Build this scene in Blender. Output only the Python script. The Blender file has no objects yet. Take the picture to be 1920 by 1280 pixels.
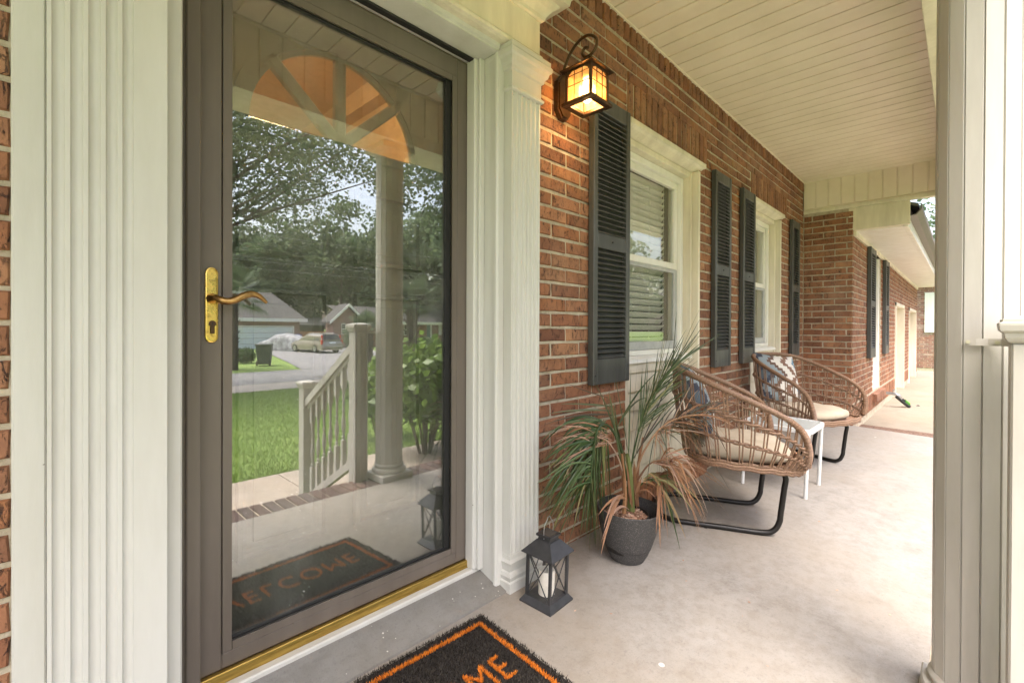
import bpy, bmesh, math, random
import numpy as np
from mathutils import Vector, Matrix
random.seed(7); NR = np.random.RandomState(11)
S = bpy.context.scene
COL = S.collection
rad = math.radians

# ------------------------------------------------------------------ camera
F, CX, CY = 876.8, 960.0, 620.3          # focal length and principal point of the 1920 x 1280 photograph
CAM = np.array([0.0, -1.32, 1.02])
_y, _p, _r = rad(44.078), rad(-.269), rad(.234)
FW = np.array([math.cos(_y)*math.cos(_p), math.sin(_y)*math.cos(_p), math.sin(_p)])
_r0 = np.array([math.sin(_y), -math.cos(_y), 0.0]); _u0 = np.cross(_r0, FW)
RT = math.cos(_r)*_r0 + math.sin(_r)*_u0
UP = -math.sin(_r)*_r0 + math.cos(_r)*_u0
cam = bpy.data.cameras.new('camera'); camo = bpy.data.objects.new('camera', cam); COL.objects.link(camo)
camo.matrix_world = Matrix(((RT[0], UP[0], -FW[0], CAM[0]), (RT[1], UP[1], -FW[1], CAM[1]), (RT[2], UP[2], -FW[2], CAM[2]), (0, 0, 0, 1)))
cam.sensor_fit = 'HORIZONTAL'; cam.sensor_width = 36.0; cam.lens = 36.0*F/1920.0
cam.shift_x = 0.0; cam.shift_y = (CY-640.0)/1920.0
cam.clip_start = 0.02; cam.clip_end = 2000
S.camera = camo

# ------------------------------------------------------------------ world, sun, exposure
SUN_EL, SUN_AZ = 66.0, 215.0               # azimuth clockwise from +Y
W = bpy.data.worlds.new('World'); S.world = W; W.use_nodes = True
wn = W.node_tree.nodes; wl = W.node_tree.links; wn.clear()
sky = wn.new('ShaderNodeTexSky'); sky.sky_type = 'NISHITA'; sky.sun_disc = False
sky.sun_elevation = rad(SUN_EL); sky.sun_rotation = rad(SUN_AZ); sky.air_density = 1.3; sky.dust_density = 5.0; sky.ozone_density = 1.0
wb = wn.new('ShaderNodeBackground'); wb.inputs['Strength'].default_value = 0.15
wo = wn.new('ShaderNodeOutputWorld'); hs_ = wn.new('ShaderNodeHueSaturation'); hs_.inputs['Saturation'].default_value = .82   # thin overcast: the blue is mostly veiled
wt = wn.new('ShaderNodeMix'); wt.data_type = 'RGBA'; wt.blend_type = 'MULTIPLY'; wt.inputs[0].default_value = 1; wt.inputs[7].default_value = (1.065, .99, .985, 1)
wl.new(sky.outputs[0], hs_.inputs['Color']); wl.new(hs_.outputs[0], wt.inputs[6]); wl.new(wt.outputs[2], wb.inputs['Color']); wl.new(wb.outputs[0], wo.inputs['Surface'])
sl = bpy.data.lights.new('sun', 'SUN'); sl.energy = 1.6; sl.angle = rad(32); sl.color = (1.0, .985, .965)
slo = bpy.data.objects.new('sun', sl); COL.objects.link(slo)
sd = Vector((math.sin(rad(SUN_AZ))*math.cos(rad(SUN_EL)), math.cos(rad(SUN_AZ))*math.cos(rad(SUN_EL)), math.sin(rad(SUN_EL))))
slo.rotation_euler = sd.to_track_quat('Z', 'Y').to_euler()
S.view_settings.view_transform = 'Standard'; S.view_settings.look = 'None'
S.view_settings.gamma = 1.0; S.view_settings.use_curve_mapping = False
S.view_settings.exposure = 2.08
S.render.engine = 'CYCLES'
S.cycles.max_bounces = 12; S.cycles.diffuse_bounces = 6; S.cycles.glossy_bounces = 6; S.cycles.transparent_max_bounces = 24; S.cycles.transmission_bounces = 8

# ------------------------------------------------------------------ pixel helpers (photo pixel -> point on a known plane)
G = 0.1237                                   # y of the storm door's glass
def ray(x, y): return FW + RT*(x-CX)/F - UP*(y-CY)/F
def on_y(x, y, Y):
    d = ray(x, y); return CAM + d*(Y-CAM[1])/d[1]
def on_x(x, y, X):
    d = ray(x, y); return CAM + d*(X-CAM[0])/d[0]
def on_z(x, y, Z=0.0):
    d = ray(x, y); return CAM + d*(Z-CAM[2])/d[2]
def mirrored(px, depth, z):                 # a thing seen in the door glass: pixel column and distance give its place
    d = ray(px, CY); p = CAM + d*depth; return Vector((p[0], 2*G-p[1], z))
def area_px(P, N, A):                       # projected size of a small face
    v = np.array(P)-CAM; z = v @ FW
    if z < .05: return 0
    x = CX+F*(v@RT)/z; y = CY-F*(v@UP)/z
    if x < -60 or x > 1980 or y < -60 or y > 1340: return 0
    c = -(v@np.array(N))/np.linalg.norm(v)
    return 0 if c <= 0 else A*c*(F/z)**2
# ------------------------------------------------------------------ materials
MATS = {}
def nt(name):
    m = bpy.data.materials.new(name); m.use_nodes = True; t = m.node_tree; b = t.nodes['Principled BSDF']; MATS[name] = m
    return m, t, b
def setc(b, c, rough=.5, metal=0., spec=None):
    b.inputs['Base Color'].default_value = (*c, 1); b.inputs['Roughness'].default_value = rough; b.inputs['Metallic'].default_value = metal
    if spec is not None: b.inputs['Specular IOR Level'].default_value = spec
def N(t, k, **kw):
    n = t.nodes.new(k)
    for a, v in kw.items():
        if a.startswith('_'): setattr(n, a[1:], v)
        else: n.inputs[a.replace('__', ' ')].default_value = v
    return n
def coord(t, scale=(1, 1, 1), kind='Object'):
    c = t.nodes.new('ShaderNodeTexCoord'); m = N(t, 'ShaderNodeMapping'); m.inputs['Scale'].default_value = scale
    t.links.new(c.outputs[kind], m.inputs['Vector']); return m.outputs['Vector']
def world_coord(t, scale=(1, 1, 1)):
    c = t.nodes.new('ShaderNodeNewGeometry'); m = N(t, 'ShaderNodeMapping'); m.inputs['Scale'].default_value = scale
    t.links.new(c.outputs['Position'], m.inputs['Vector']); return m.outputs['Vector']
def noise(t, vec, scale, detail=5, rough=.6, dist=0):
    n = N(t, 'ShaderNodeTexNoise'); n.inputs['Scale'].default_value = scale; n.inputs['Detail'].default_value = detail; n.inputs['Roughness'].default_value = rough; n.inputs['Distortion'].default_value = dist
    t.links.new(vec, n.inputs['Vector']); return n.outputs['Fac']
def ramp(t, fac, stops, interp='LINEAR'):
    r = t.nodes.new('ShaderNodeValToRGB'); e = r.color_ramp.elements; r.color_ramp.interpolation = interp
    while len(e) < len(stops): e.new(.5)
    for i, (p, c) in enumerate(stops):
        e[i].position = p; e[i].color = (*c, 1) if len(c) == 3 else c
    t.links.new(fac, r.inputs['Fac']); return r.outputs['Color']
def mix(t, fac, a, b, mode='MIX'):
    n = t.nodes.new('ShaderNodeMix'); n.data_type = 'RGBA'; n.blend_type = mode
    for s, v in ((0, fac), (6, a), (7, b)):
        if hasattr(v, 'node'): t.links.new(v, n.inputs[s])
        else: n.inputs[s].default_value = v if not isinstance(v, tuple) else (*v, 1)
    return n.outputs[2]
def math_(t, op, a, b=None):
    n = t.nodes.new('ShaderNodeMath'); n.operation = op
    for i, v in enumerate((a, b)):
        if v is None: continue
        if hasattr(v, 'node'): t.links.new(v, n.inputs[i])
        else: n.inputs[i].default_value = v
    return n.outputs[0]
def bump(t, b, h, strength=.3, dist=.01):
    n = N(t, 'ShaderNodeBump'); n.inputs['Strength'].default_value = strength; n.inputs['Distance'].default_value = dist
    t.links.new(h, n.inputs['Height']); t.links.new(n.outputs['Normal'], b.inputs['Normal'])
def link(t, o, b, name='Base Color'): t.links.new(o, b.inputs[name])

def paint(name, c, rough=.45, dirt=.12, grain=.12, scale=7, streak=(1, 1, .15), specks=True):
    """house paint: slight stains along the board, fine specks, brush relief"""
    m, t, b = nt(name); setc(b, c, rough)
    v = world_coord(t, (scale, scale, scale*streak[2])); n1 = noise(t, v, 1.0, 6, .65)
    d = tuple(x*(1-dirt*2.2) for x in (c[0], c[1]*.985, c[2]*.95)); l = tuple(min(1, x*(1+dirt*.35)) for x in c)
    col = ramp(t, n1, [(.30, d), (.62, c), (.8, l)])
    if specks:
        v2 = world_coord(t); vo = N(t, 'ShaderNodeTexVoronoi'); vo.inputs['Scale'].default_value = 13; t.links.new(v2, vo.inputs['Vector'])
        big = noise(t, v2, 3.1, 2)
        s = math_(t, 'LESS_THAN', vo.outputs['Distance'], math_(t, 'MULTIPLY', math_(t, 'SUBTRACT', big, .50), .30))
        col = mix(t, math_(t, 'MULTIPLY', s, .75), col, (.10, .085, .06))
    link(t, col, b)
    n2 = noise(t, world_coord(t, (60, 60, 12)), 1.0, 3); bump(t, b, n2, grain, .004)
    r = ramp(t, n1, [(.2, (rough+.15,)*3), (.8, (rough-.05,)*3)]); link(t, r, b, 'Roughness')
    return m
def plain(name, c, rough=.5, metal=0., var=.12, sc=20, bs=.08, spec=None):
    m, t, b = nt(name); setc(b, c, rough, metal, spec)
    n1 = noise(t, coord(t), sc, 5)
    link(t, ramp(t, n1, [(.3, tuple(x*(1-var) for x in c)), (.7, tuple(min(1, x*(1+var)) for x in c))]), b)
    bump(t, b, noise(t, coord(t), sc*6, 3), bs, .003); return m

paint('cream', (.78, .72, .58), .42); paint('trim_white', (.585, .585, .55), .42, .06, .10)
paint('column_paint', (.51, .495, .45), .45, .09, .12); paint('vinyl', (.80, .79, .74), .35, .05, .05, specks=False)
paint('ceiling', (.83, .75, .62), .5, .05, .05, 2.5, (1, 1, 1), specks=False)
paint('shutter', (.083, .086, .082), .36, .2, .2, 9, specks=False)
paint('bronze_door', (.165, .140, .118), .36, .14, .06, 5, specks=True)
plain('inner_door', (.20, .185, .165), .32); plain('black_rubber', (.012, .012, .012), .6)
plain('bronze', (.095, .055, .032), .38, .75, .3, 30); plain('dark_metal', (.045, .045, .047), .4, .35, .25, 25)
plain('black_metal', (.016, .015, .014), .38, .3, .2, 25); plain('steel', (.45, .45, .46), .3, .9)
plain('white_metal', (.62, .63, .62), .35); plain('candle', (.80, .76, .66), .55); plain('screen_frame', (.42, .43, .42), .45)
plain('cushion', (.47, .40, .30), .85, 0, .1, 9, .3); plain('gutter', (.13, .11, .095), .45, .1)
plain('asphalt', (.22, .215, .21), .9, 0, .22, 3, .3); plain('gravel', (.40, .36, .31), .95, 0, .3, 24, .8)
plain('garage_door', (.72, .77, .80), .5, 0, .03); plain('roof_shingle', (.115, .11, .105), .95, 0, .3, 6, .4, .1)
plain('fence_wood', (.45, .22, .10), .8, 0, .2, 4); plain('bin_grey', (.05, .062, .058), .55); plain('blue_plastic', (.02, .05, .30), .5)
plain('car_cover', (.30, .30, .31), .55, 0, .2, 3, .5); plain('car_paint', (.36, .33, .27), .25, .6, .03); plain('car_glass', (.02, .022, .025), .08)
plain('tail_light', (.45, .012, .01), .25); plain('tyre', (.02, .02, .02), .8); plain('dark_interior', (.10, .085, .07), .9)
plain('foyer_wall', (.55, .38, .23), .8); plain('screw', (.55, .5, .42), .35, .8); plain('hose_green', (.07, .25, .03), .5)
plain('wire', (.30, .30, .30), .5); plain('teal_door', (.08, .17, .18), .5); plain('soil_dark', (.05, .04, .03), .95)

m, t, b = nt('brass'); setc(b, (.83, .55, .13), .22, 1.0)
n1 = noise(t, coord(t), 28, 6, .7); link(t, ramp(t, n1, [(.30, (.25, .14, .03)), (.42, (.83, .58, .16)), (.8, (.95, .72, .24))]), b); link(t, ramp(t, n1, [(.3, (.5,)*3), (.6, (.2,)*3)]), b, 'Roughness')
m, t, b = nt('brass_worn'); setc(b, (.42, .25, .09), .32, 1.0)
n1 = noise(t, coord(t), 40, 5, .7); link(t, ramp(t, n1, [(.35, (.22, .12, .045)), (.6, (.52, .33, .13))]), b)
m, t, b = nt('brass_sill'); setc(b, (.55, .38, .09), .35, .9)
n1 = noise(t, world_coord(t, (3, 30, 30)), 3, 5); link(t, ramp(t, n1, [(.3, (.34, .22, .05)), (.7, (.66, .47, .13))]), b)

def brick_mat(name, cols, pit=.75):
    m, t, b = nt(name); setc(b, cols[1], .82)
    oi = t.nodes.new('ShaderNodeObjectInfo'); ge = t.nodes.new('ShaderNodeNewGeometry')
    f = math_(t, 'FRACT', math_(t, 'ADD', math_(t, 'MULTIPLY', oi.outputs['Random'], 7.3), math_(t, 'MULTIPLY', ge.outputs['Random Per Island'], 5.7)))
    base = ramp(t, f, [(i/(len(cols)-1), c) for i, c in enumerate(cols)])
    w = world_coord(t); n1 = noise(t, w, 9, 5, .7); n2 = noise(t, world_coord(t, (1.0, 1.0, .40)), 62, 5, .8, 1.2); n3 = noise(t, w, 2.2, 3)
    base = mix(t, ramp(t, n1, [(.35, (0, 0, 0)), (.72, (.55, .55, .55))]), base, (.11, .045, .030))
    pits = ramp(t, n2, [(.40, (1, 1, 1)), (.455, (0, 0, 0))])
    msk = ramp(t, n1, [(.38, (0, 0, 0)), (.52, (1, 1, 1))]); pits = mix(t, 1.0, pits, msk, 'MULTIPLY')
    base = mix(t, math_(t, 'MULTIPLY', pits, pit), base, (.05, .022, .016))
    ef = ramp(t, n3, [(.55, (0, 0, 0)), (.75, (.32, .32, .32))]); base = mix(t, ef, base, (.46, .30, .20))
    link(t, base, b); h = mix(t, .5, pits, noise(t, w, 60, 4)); inv = math_(t, 'SUBTRACT', 1.0, h); bump(t, b, inv, .85, .008); return m
brick_mat('brick', [(.18, .075, .040), (.37, .170, .082), (.27, .112, .056), (.42, .215, .112), (.23, .098, .052), (.40, .195, .104), (.31, .130, .064), (.37, .158, .068)], .95)
brick_mat('paver_brick', [(.075, .052, .046), (.11, .066, .055), (.09, .075, .07), (.13, .08, .065)])
brick_mat('far_brick', [(.32, .13, .095), (.44, .25, .19), (.27, .12, .10), (.50, .36, .30)])
m, t, b = nt('mortar'); setc(b, (.5, .45, .36), .95)
n1 = noise(t, world_coord(t), 16, 6, .7); link(t, ramp(t, n1, [(.25, (.22, .17, .115)), (.45, (.43, .37, .275)), (.8, (.60, .54, .43))]), b); bump(t, b, noise(t, world_coord(t), 130, 4), .7, .006)

def concrete(name, c, big=1.0, grime=.4):
    m, t, b = nt(name); setc(b, c, .75)
    w = world_coord(t); n1 = noise(t, w, 2.4*big, 9, .68, .2); n2 = noise(t, w, 9*big, 6, .7); n3 = noise(t, w, 260, 2)
    n5 = noise(t, w, 34*big, 5, .75)
    n1 = math_(t, 'ADD', math_(t, 'MULTIPLY', n1, .60), math_(t, 'MULTIPLY', n5, .40))
    col = ramp(t, n1, [(.30, tuple(x*(1-grime) for x in (c[0], c[1]*.97, c[2]*.93))), (.47, tuple(x*.92 for x in c)), (.62, c), (.8, tuple(min(1, x*1.2) for x in c))])
    col = mix(t, ramp(t, n2, [(.38, (.32,)*3), (.55, (0, 0, 0))]), col, tuple(x*.55 for x in (c[0], c[1]*.92, c[2]*.82)))
    col = mix(t, ramp(t, n3, [(.30, (.5,)*3), (.42, (0, 0, 0))]), col, tuple(x*.5 for x in c))
    n6 = noise(t, w, 1.1, 4, .6); col = mix(t, ramp(t, n6, [(.45, (0, 0, 0)), (.68, (.45,)*3)]), col, (c[0]*.86, c[1]*.76, c[2]*.62))      # warm tan stains
    n7 = noise(t, w, 55, 6, .8); col = mix(t, ramp(t, n7, [(.30, (.55,)*3), (.46, (0, 0, 0)), (.62, (0, 0, 0)), (.74, (.35,)*3)]), col, tuple(x*.5 for x in c))
    vo = N(t, 'ShaderNodeTexVoronoi'); vo.inputs['Scale'].default_value = 3.2; t.links.new(w, vo.inputs['Vector'])
    col = mix(t, math_(t, 'MULTIPLY', math_(t, 'LESS_THAN', vo.outputs['Distance'], .035), .5), col, (.72, .70, .66))
    link(t, col, b); bump(t, b, mix(t, .5, n2, n3), .25, .004); link(t, ramp(t, n1, [(.3, (.55,)*3), (.7, (.85,)*3)]), b, 'Roughness'); return m
concrete('porch_concrete', (.30, .280, .252), 2.2, .42); concrete('walk_concrete', (.40, .34, .275), .6); concrete('drive_concrete', (.27, .23, .175), .8, .4)
m = concrete('sill_grey', (.225, .222, .208), 1.5, .18)
def paint_flecks():
    m = MATS['sill_grey']; t = m.node_tree; b = t.nodes['Principled BSDF']; src = b.inputs['Base Color'].links[0].from_socket
    vo = N(t, 'ShaderNodeTexVoronoi'); vo.inputs['Scale'].default_value = 48; w = world_coord(t); t.links.new(w, vo.inputs['Vector'])
    s = math_(t, 'LESS_THAN', vo.outputs['Distance'], math_(t, 'MULTIPLY', math_(t, 'SUBTRACT', noise(t, w, 11, 3), .47), .9))
    link(t, mix(t, math_(t, 'MULTIPLY', s, .8), src, (.62, .60, .55)), b)
paint_flecks()

def glass(name, base, fres, tint=(1, 1, 1), rough=0.0):
    m, t, b = nt(name); t.nodes.remove(b); out = t.nodes['Material Output']
    tr = N(t, 'ShaderNodeBsdfTransparent'); tr.inputs['Color'].default_value = (*tint, 1)
    gl = N(t, 'ShaderNodeBsdfGlossy'); gl.inputs['Roughness'].default_value = rough; gl.inputs['Color'].default_value = (1, 1, 1, 1)
    lw = N(t, 'ShaderNodeLayerWeight'); lw.inputs['Blend'].default_value = .5      # Schlick: base + k (1 - cos)^5, alike on both faces of the pane
    fac = math_(t, 'MINIMUM', math_(t, 'ADD', math_(t, 'MULTIPLY', math_(t, 'POWER', lw.outputs['Facing'], 5.0), fres), base), .95)
    ms = t.nodes.new('ShaderNodeMixShader'); t.links.new(fac, ms.inputs[0]); t.links.new(tr.outputs[0], ms.inputs[1]); t.links.new(gl.outputs[0], ms.inputs[2]); t.links.new(ms.outputs[0], out.inputs['Surface'])
    if name == 'door_glass':
        w = world_coord(t); vo = N(t, 'ShaderNodeTexVoronoi'); vo.inputs['Scale'].default_value = 42; t.links.new(w, vo.inputs['Vector']); sp = math_(t, 'LESS_THAN', vo.outputs['Distance'], math_(t, 'MULTIPLY', math_(t, 'SUBTRACT', noise(t, w, 6, 3), .42), .32))
        sm = math_(t, 'MULTIPLY', math_(t, 'MAXIMUM', math_(t, 'SUBTRACT', noise(t, world_coord(t, (3, 3, 1.2)), 2.0, 6, .7), .5), 0.0), .22)
        df = N(t, 'ShaderNodeBsdfDiffuse'); df.inputs['Color'].default_value = (.75, .74, .70, 1); m2 = t.nodes.new('ShaderNodeMixShader'); t.links.new(math_(t, 'MAXIMUM', math_(t, 'MULTIPLY', sp, .55), sm), m2.inputs[0]); t.links.new(ms.outputs[0], m2.inputs[1]); t.links.new(df.outputs[0], m2.inputs[2]); t.links.new(m2.outputs[0], out.inputs['Surface'])
    return m
glass('door_glass', .22, .8, (.93, .96, .93)); glass('window_glass', .08, .9, (.97, .98, .97)); glass('clear_glass', .03, .8); glass('far_glass', .25, .9, (.3, .32, .33))
m, t, b = nt('frosted_glass'); setc(b, (.72, .78, .76), .12); b.inputs['Transmission Weight'].default_value = .35
m, t, b = nt('amber_glass'); setc(b, (1.0, .78, .45), .65); b.inputs['Transmission Weight'].default_value = .8; b.inputs['IOR'].default_value = 1.15
link(t, ramp(t, noise(t, coord(t), 55, 4), [(.35, (.95, .58, .22)), (.65, (1.0, .86, .58))]), b); bump(t, b, noise(t, coord(t), 60, 3), .3, .003)
def emit(name, c, s):
    m, t, b = nt(name); setc(b, c); b.inputs['Emission Color'].default_value = (*c, 1); b.inputs['Emission Strength'].default_value = s
emit('bulb_glow', (1.0, .72, .34), 10); emit('ceiling_glow', (1.0, .9, .75), 12)

def leafy(name, cols, rough=.5, trans=.35, spec=.35):
    m, t, b = nt(name); setc(b, cols[0], rough, 0, spec)
    ge = t.nodes.new('ShaderNodeNewGeometry'); col = ramp(t, ge.outputs['Random Per Island'], [(i/(len(cols)-1), c) for i, c in enumerate(cols)])
    n1 = noise(t, world_coord(t), .55, 3); col = mix(t, ramp(t, n1, [(.35, (.35,)*3), (.7, (0, 0, 0))]), col, tuple(x*.55 for x in cols[0])); link(t, col, b)
    tl = N(t, 'ShaderNodeBsdfTranslucent'); t.links.new(col, tl.inputs['Color']); ms = t.nodes.new('ShaderNodeMixShader'); ms.inputs[0].default_value = trans
    out = t.nodes['Material Output']; t.links.new(b.outputs[0], ms.inputs[1]); t.links.new(tl.outputs[0], ms.inputs[2]); t.links.new(ms.outputs[0], out.inputs['Surface'])
leafy('leaf_oak', [(.10, .145, .065), (.13, .175, .085), (.155, .195, .11), (.11, .155, .07)], .42, .62)
leafy('leaf_far', [(.115, .17, .09), (.15, .205, .11), (.13, .18, .11), (.18, .225, .10)], .5, .62)
leafy('leaf_bright', [(.11, .20, .03), (.16, .27, .045), (.22, .32, .07), (.10, .17, .035)], .3, .45)
leafy('leaf_hedge', [(.035, .08, .02), (.06, .11, .03), (.08, .14, .04)])
leafy('palm_far', [(.07, .12, .05), (.12, .17, .08), (.10, .14, .06)])
leafy('grass', [(.15, .25, .04), (.19, .30, .05), (.23, .33, .07), (.27, .32, .10)], .5, .4)
leafy('frond_green', [(.032, .070, .018), (.060, .112, .030), (.105, .150, .055), (.045, .080, .024), (.15, .16, .09)], .36, .25, .5)
leafy('frond_olive', [(.20, .22, .08), (.28, .25, .12), (.14, .19, .05), (.35, .24, .13)], .5, .25)
leafy('frond_brown', [(.26, .13, .055), (.38, .20, .10), (.20, .09, .045), (.45, .28, .17), (.33, .17, .09)], .6, .2)
leafy('frond_pink', [(.44, .28, .21), (.34, .20, .13), (.50, .36, .27), (.26, .14, .085)], .6, .2)
leafy('frond_dark', [(.05, .045, .035), (.10, .075, .05), (.055, .07, .03)], .5, .1)
m, t, b = nt('lawn_soil'); setc(b, (.12, .20, .04), .95)
link(t, ramp(t, noise(t, world_coord(t), 1.8, 8, .7), [(.3, (.12, .20, .035)), (.5, (.17, .26, .05)), (.72, (.22, .30, .07))]), b); bump(t, b, noise(t, world_coord(t), 40, 4), .8, .03)
m, t, b = nt('bark'); setc(b, (.12, .09, .07), .95)
link(t, ramp(t, noise(t, world_coord(t, (1, 1, .25)), 9, 6, .7), [(.3, (.05, .04, .03)), (.6, (.14, .11, .085)), (.8, (.24, .20, .16))]), b); bump(t, b, noise(t, world_coord(t, (1, 1, .2)), 22, 4), .8, .03)
m, t, b = nt('mulch'); setc(b, (.20, .10, .06), .95)
link(t, ramp(t, noise(t, world_coord(t), 38, 5, .75), [(.3, (.05, .03, .022)), (.5, (.17, .10, .07)), (.75, (.33, .23, .17))]), b); bump(t, b, noise(t, world_coord(t), 45, 4), 1, .03)
leafy('chips', [(.36, .20, .12), (.52, .34, .24), (.24, .12, .07), (.62, .46, .34)], .8, 0)
m, t, b = nt('wicker'); setc(b, (.36, .19, .10), .55)
ge = t.nodes.new('ShaderNodeNewGeometry'); oi = t.nodes.new('ShaderNodeObjectInfo'); c0 = ramp(t, math_(t, 'FRACT', math_(t, 'ADD', ge.outputs['Random Per Island'], oi.outputs['Random'])), [(0, (.20, .115, .07)), (.5, (.33, .205, .13)), (1, (.26, .165, .108))])
n1 = noise(t, coord(t, (1, 1, 1)), 130, 3); link(t, mix(t, ramp(t, n1, [(.35, (.6,)*3), (.55, (0, 0, 0))]), c0, (.14, .07, .04)), b); bump(t, b, n1, .4, .003)
m, t, b = nt('pot_stone'); setc(b, (.055, .052, .05), .75)
vo = N(t, 'ShaderNodeTexVoronoi'); vo.inputs['Scale'].default_value = 210; t.links.new(coord(t), vo.inputs['Vector']); nn = noise(t, coord(t), 90, 3)
s = math_(t, 'LESS_THAN', vo.outputs['Distance'], math_(t, 'MULTIPLY', nn, .62)); link(t, mix(t, math_(t, 'MULTIPLY', s, .45), (.050, .047, .045), (.20, .185, .17)), b); bump(t, b, nn, .3, .003)
m, t, b = nt('coir'); setc(b, (.022, .020, .018), .95); link(t, ramp(t, noise(t, coord(t), 190, 3), [(.35, (.010, .009, .008)), (.6, (.035, .030, .026)), (.8, (.09, .075, .06))]), b)
leafy('coir_fibre', [(.014, .012, .011), (.03, .026, .022), (.05, .042, .034), (.02, .018, .016), (.10, .085, .065)], .9, 0, .1)
leafy('coir_orange', [(.78, .24, .025), (.62, .17, .015), (.90, .34, .06)], .9, 0, .1)
m, t, b = nt('kilim'); setc(b, (.7, .7, .7), .9)
v = coord(t, (1, 1, 1)); sn = N(t, 'ShaderNodeVectorMath'); sn.operation = 'SNAP'; sn.inputs[1].default_value = (.018, .5, .022); t.links.new(v, sn.inputs[0])
sx = N(t, 'ShaderNodeSeparateXYZ'); t.links.new(sn.outputs[0], sx.inputs[0])
zig = math_(t, 'MULTIPLY', math_(t, 'PINGPONG', math_(t, 'ADD', sx.outputs['Z'], .33), .11), 1.15)
val = math_(t, 'ADD', math_(t, 'MULTIPLY', math_(t, 'ADD', math_(t, 'SUBTRACT', sx.outputs['X'], zig), .31), 1.95), 0.0)
cc = ramp(t, val, [(0, (.10, .13, .15)), (.10, (.045, .05, .07)), (.20, (.24, .29, .31)), (.34, (.13, .075, .055)), (.42, (.64, .61, .55)), (.58, (.20, .11, .075)), (.68, (.66, .63, .58)), (.82, (.14, .24, .33)), (.90, (.60, .58, .53))], 'CONSTANT')
link(t, cc, b); bump(t, b, noise(t, v, 220, 2), .4, .002)
plain('pillow_back', (.30, .34, .36), .9)
m, t, b = nt('cover_cloth'); setc(b, (.3, .3, .31), .6); link(t, ramp(t, noise(t, coord(t), 2.2, 4), [(.4, (.16, .165, .17)), (.6, (.42, .42, .43))]), b)

# ------------------------------------------------------------------ mesh building
class MB:
    def __init__(s): s.v = []; s.f = []; s.m = []
    def add(s, v, f, mi=0):
        o = len(s.v); s.v += [tuple(p) for p in v]; s.f += [tuple(i+o for i in q) for q in f]; s.m += [mi]*len(f); return s
    def box(s, x0, x1, y0, y1, z0, z1, mi=0, M=None):
        v = [(x0, y0, z0), (x1, y0, z0), (x1, y1, z0), (x0, y1, z0), (x0, y0, z1), (x1, y0, z1), (x1, y1, z1), (x0, y1, z1)]
        if M is not None: v = [M @ Vector(p) for p in v]
        return s.add(v, [(0, 3, 2, 1), (4, 5, 6, 7), (0, 1, 5, 4), (1, 2, 6, 5), (2, 3, 7, 6), (3, 0, 4, 7)], mi)
    def rbox(s, x0, x1, y0, y1, z0, z1, c=.004, mi=0, M=None):     # chamfered box
        xs, ys, zs = (x0, x1), (y0, y1), (z0, z1); bm = bmesh.new()
        vs = [bm.verts.new((x, y, z)) for x in xs for y in ys for z in zs]
        for q in ((0, 1, 3, 2), (4, 6, 7, 5), (0, 4, 5, 1), (2, 3, 7, 6), (0, 2, 6, 4), (1, 5, 7, 3)): bm.faces.new([vs[i] for i in q])
        c = min(c, .45*min(x1-x0, y1-y0, z1-z0)); bmesh.ops.bevel(bm, geom=bm.edges[:], offset=c, segments=1, affect='EDGES')
        bm.verts.index_update(); v = [p.co.copy() for p in bm.verts]; f = [[q.index for q in fa.verts] for fa in bm.faces]; bm.free()
        if M is not None: v = [M @ p for p in v]
        return s.add(v, f, mi)
    def prism(s, prof, axis, a, b, mi=0):       # prof: closed polygon in the two other axes, extruded along axis from a to b
        n = len(prof)
        def P(p, t): return (t, p[0], p[1]) if axis == 'x' else ((p[0], t, p[1]) if axis == 'y' else (p[0], p[1], t))
        v = [P(p, a) for p in prof]+[P(p, b) for p in prof]
        f = [(i, (i+1) % n, n+(i+1) % n, n+i) for i in range(n)]+[tuple(range(n))[::-1], tuple(range(n, 2*n))]
        return s.add(v, f, mi)
    def tube(s, pts, r, n=8, mi=0, cap=True, closed=False):
        P = [Vector(p) for p in pts]; L = len(P); R = r if isinstance(r, (list, tuple)) else [r]*L; v = []; up = None
        for i, p in enumerate(P):
            t = (P[(i+1) % L]-P[i-1]) if closed else (P[min(i+1, L-1)]-P[max(i-1, 0)]); t.normalize()
            if up is None: up = Vector((0, 0, 1)) if abs(t.z) < .9 else Vector((1, 0, 0))
            a = t.cross(up)
            if a.length < 1e-6: a = t.orthogonal()
            a.normalize(); b = a.cross(t).normalized(); up = b
            for k in range(n):
                q = 2*math.pi*k/n; v.append(p+(a*math.cos(q)+b*math.sin(q))*R[i])
        f = []
        for i in range(L if closed else L-1):
            for k in range(n): f.append((i*n+k, i*n+(k+1) % n, ((i+1) % L)*n+(k+1) % n, ((i+1) % L)*n+k))
        if cap and not closed: f += [tuple(range(n))[::-1], tuple(range((L-1)*n, L*n))]
        return s.add(v, f, mi)
    def lathe(s, prof, n=24, c=(0, 0, 0), mi=0):  # prof (r,z) from bottom to top
        v = []; f = []
        for r, z in prof:
            for k in range(n):
                q = 2*math.pi*k/n; v.append((c[0]+r*math.cos(q), c[1]+r*math.sin(q), c[2]+z))
        for i in range(len(prof)-1):
            for k in range(n): f.append((i*n+k, i*n+(k+1) % n, (i+1)*n+(k+1) % n, (i+1)*n+k))
        f += [tuple(range(n))[::-1], tuple(range((len(prof)-1)*n, len(prof)*n))]
        return s.add(v, f, mi)
    def build(s, name, mat, parent=None, smooth=False, loc=None):
        return link_mesh(name, mesh_of(name, s.v, s.f, mat, s.m, smooth), parent, loc)
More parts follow.
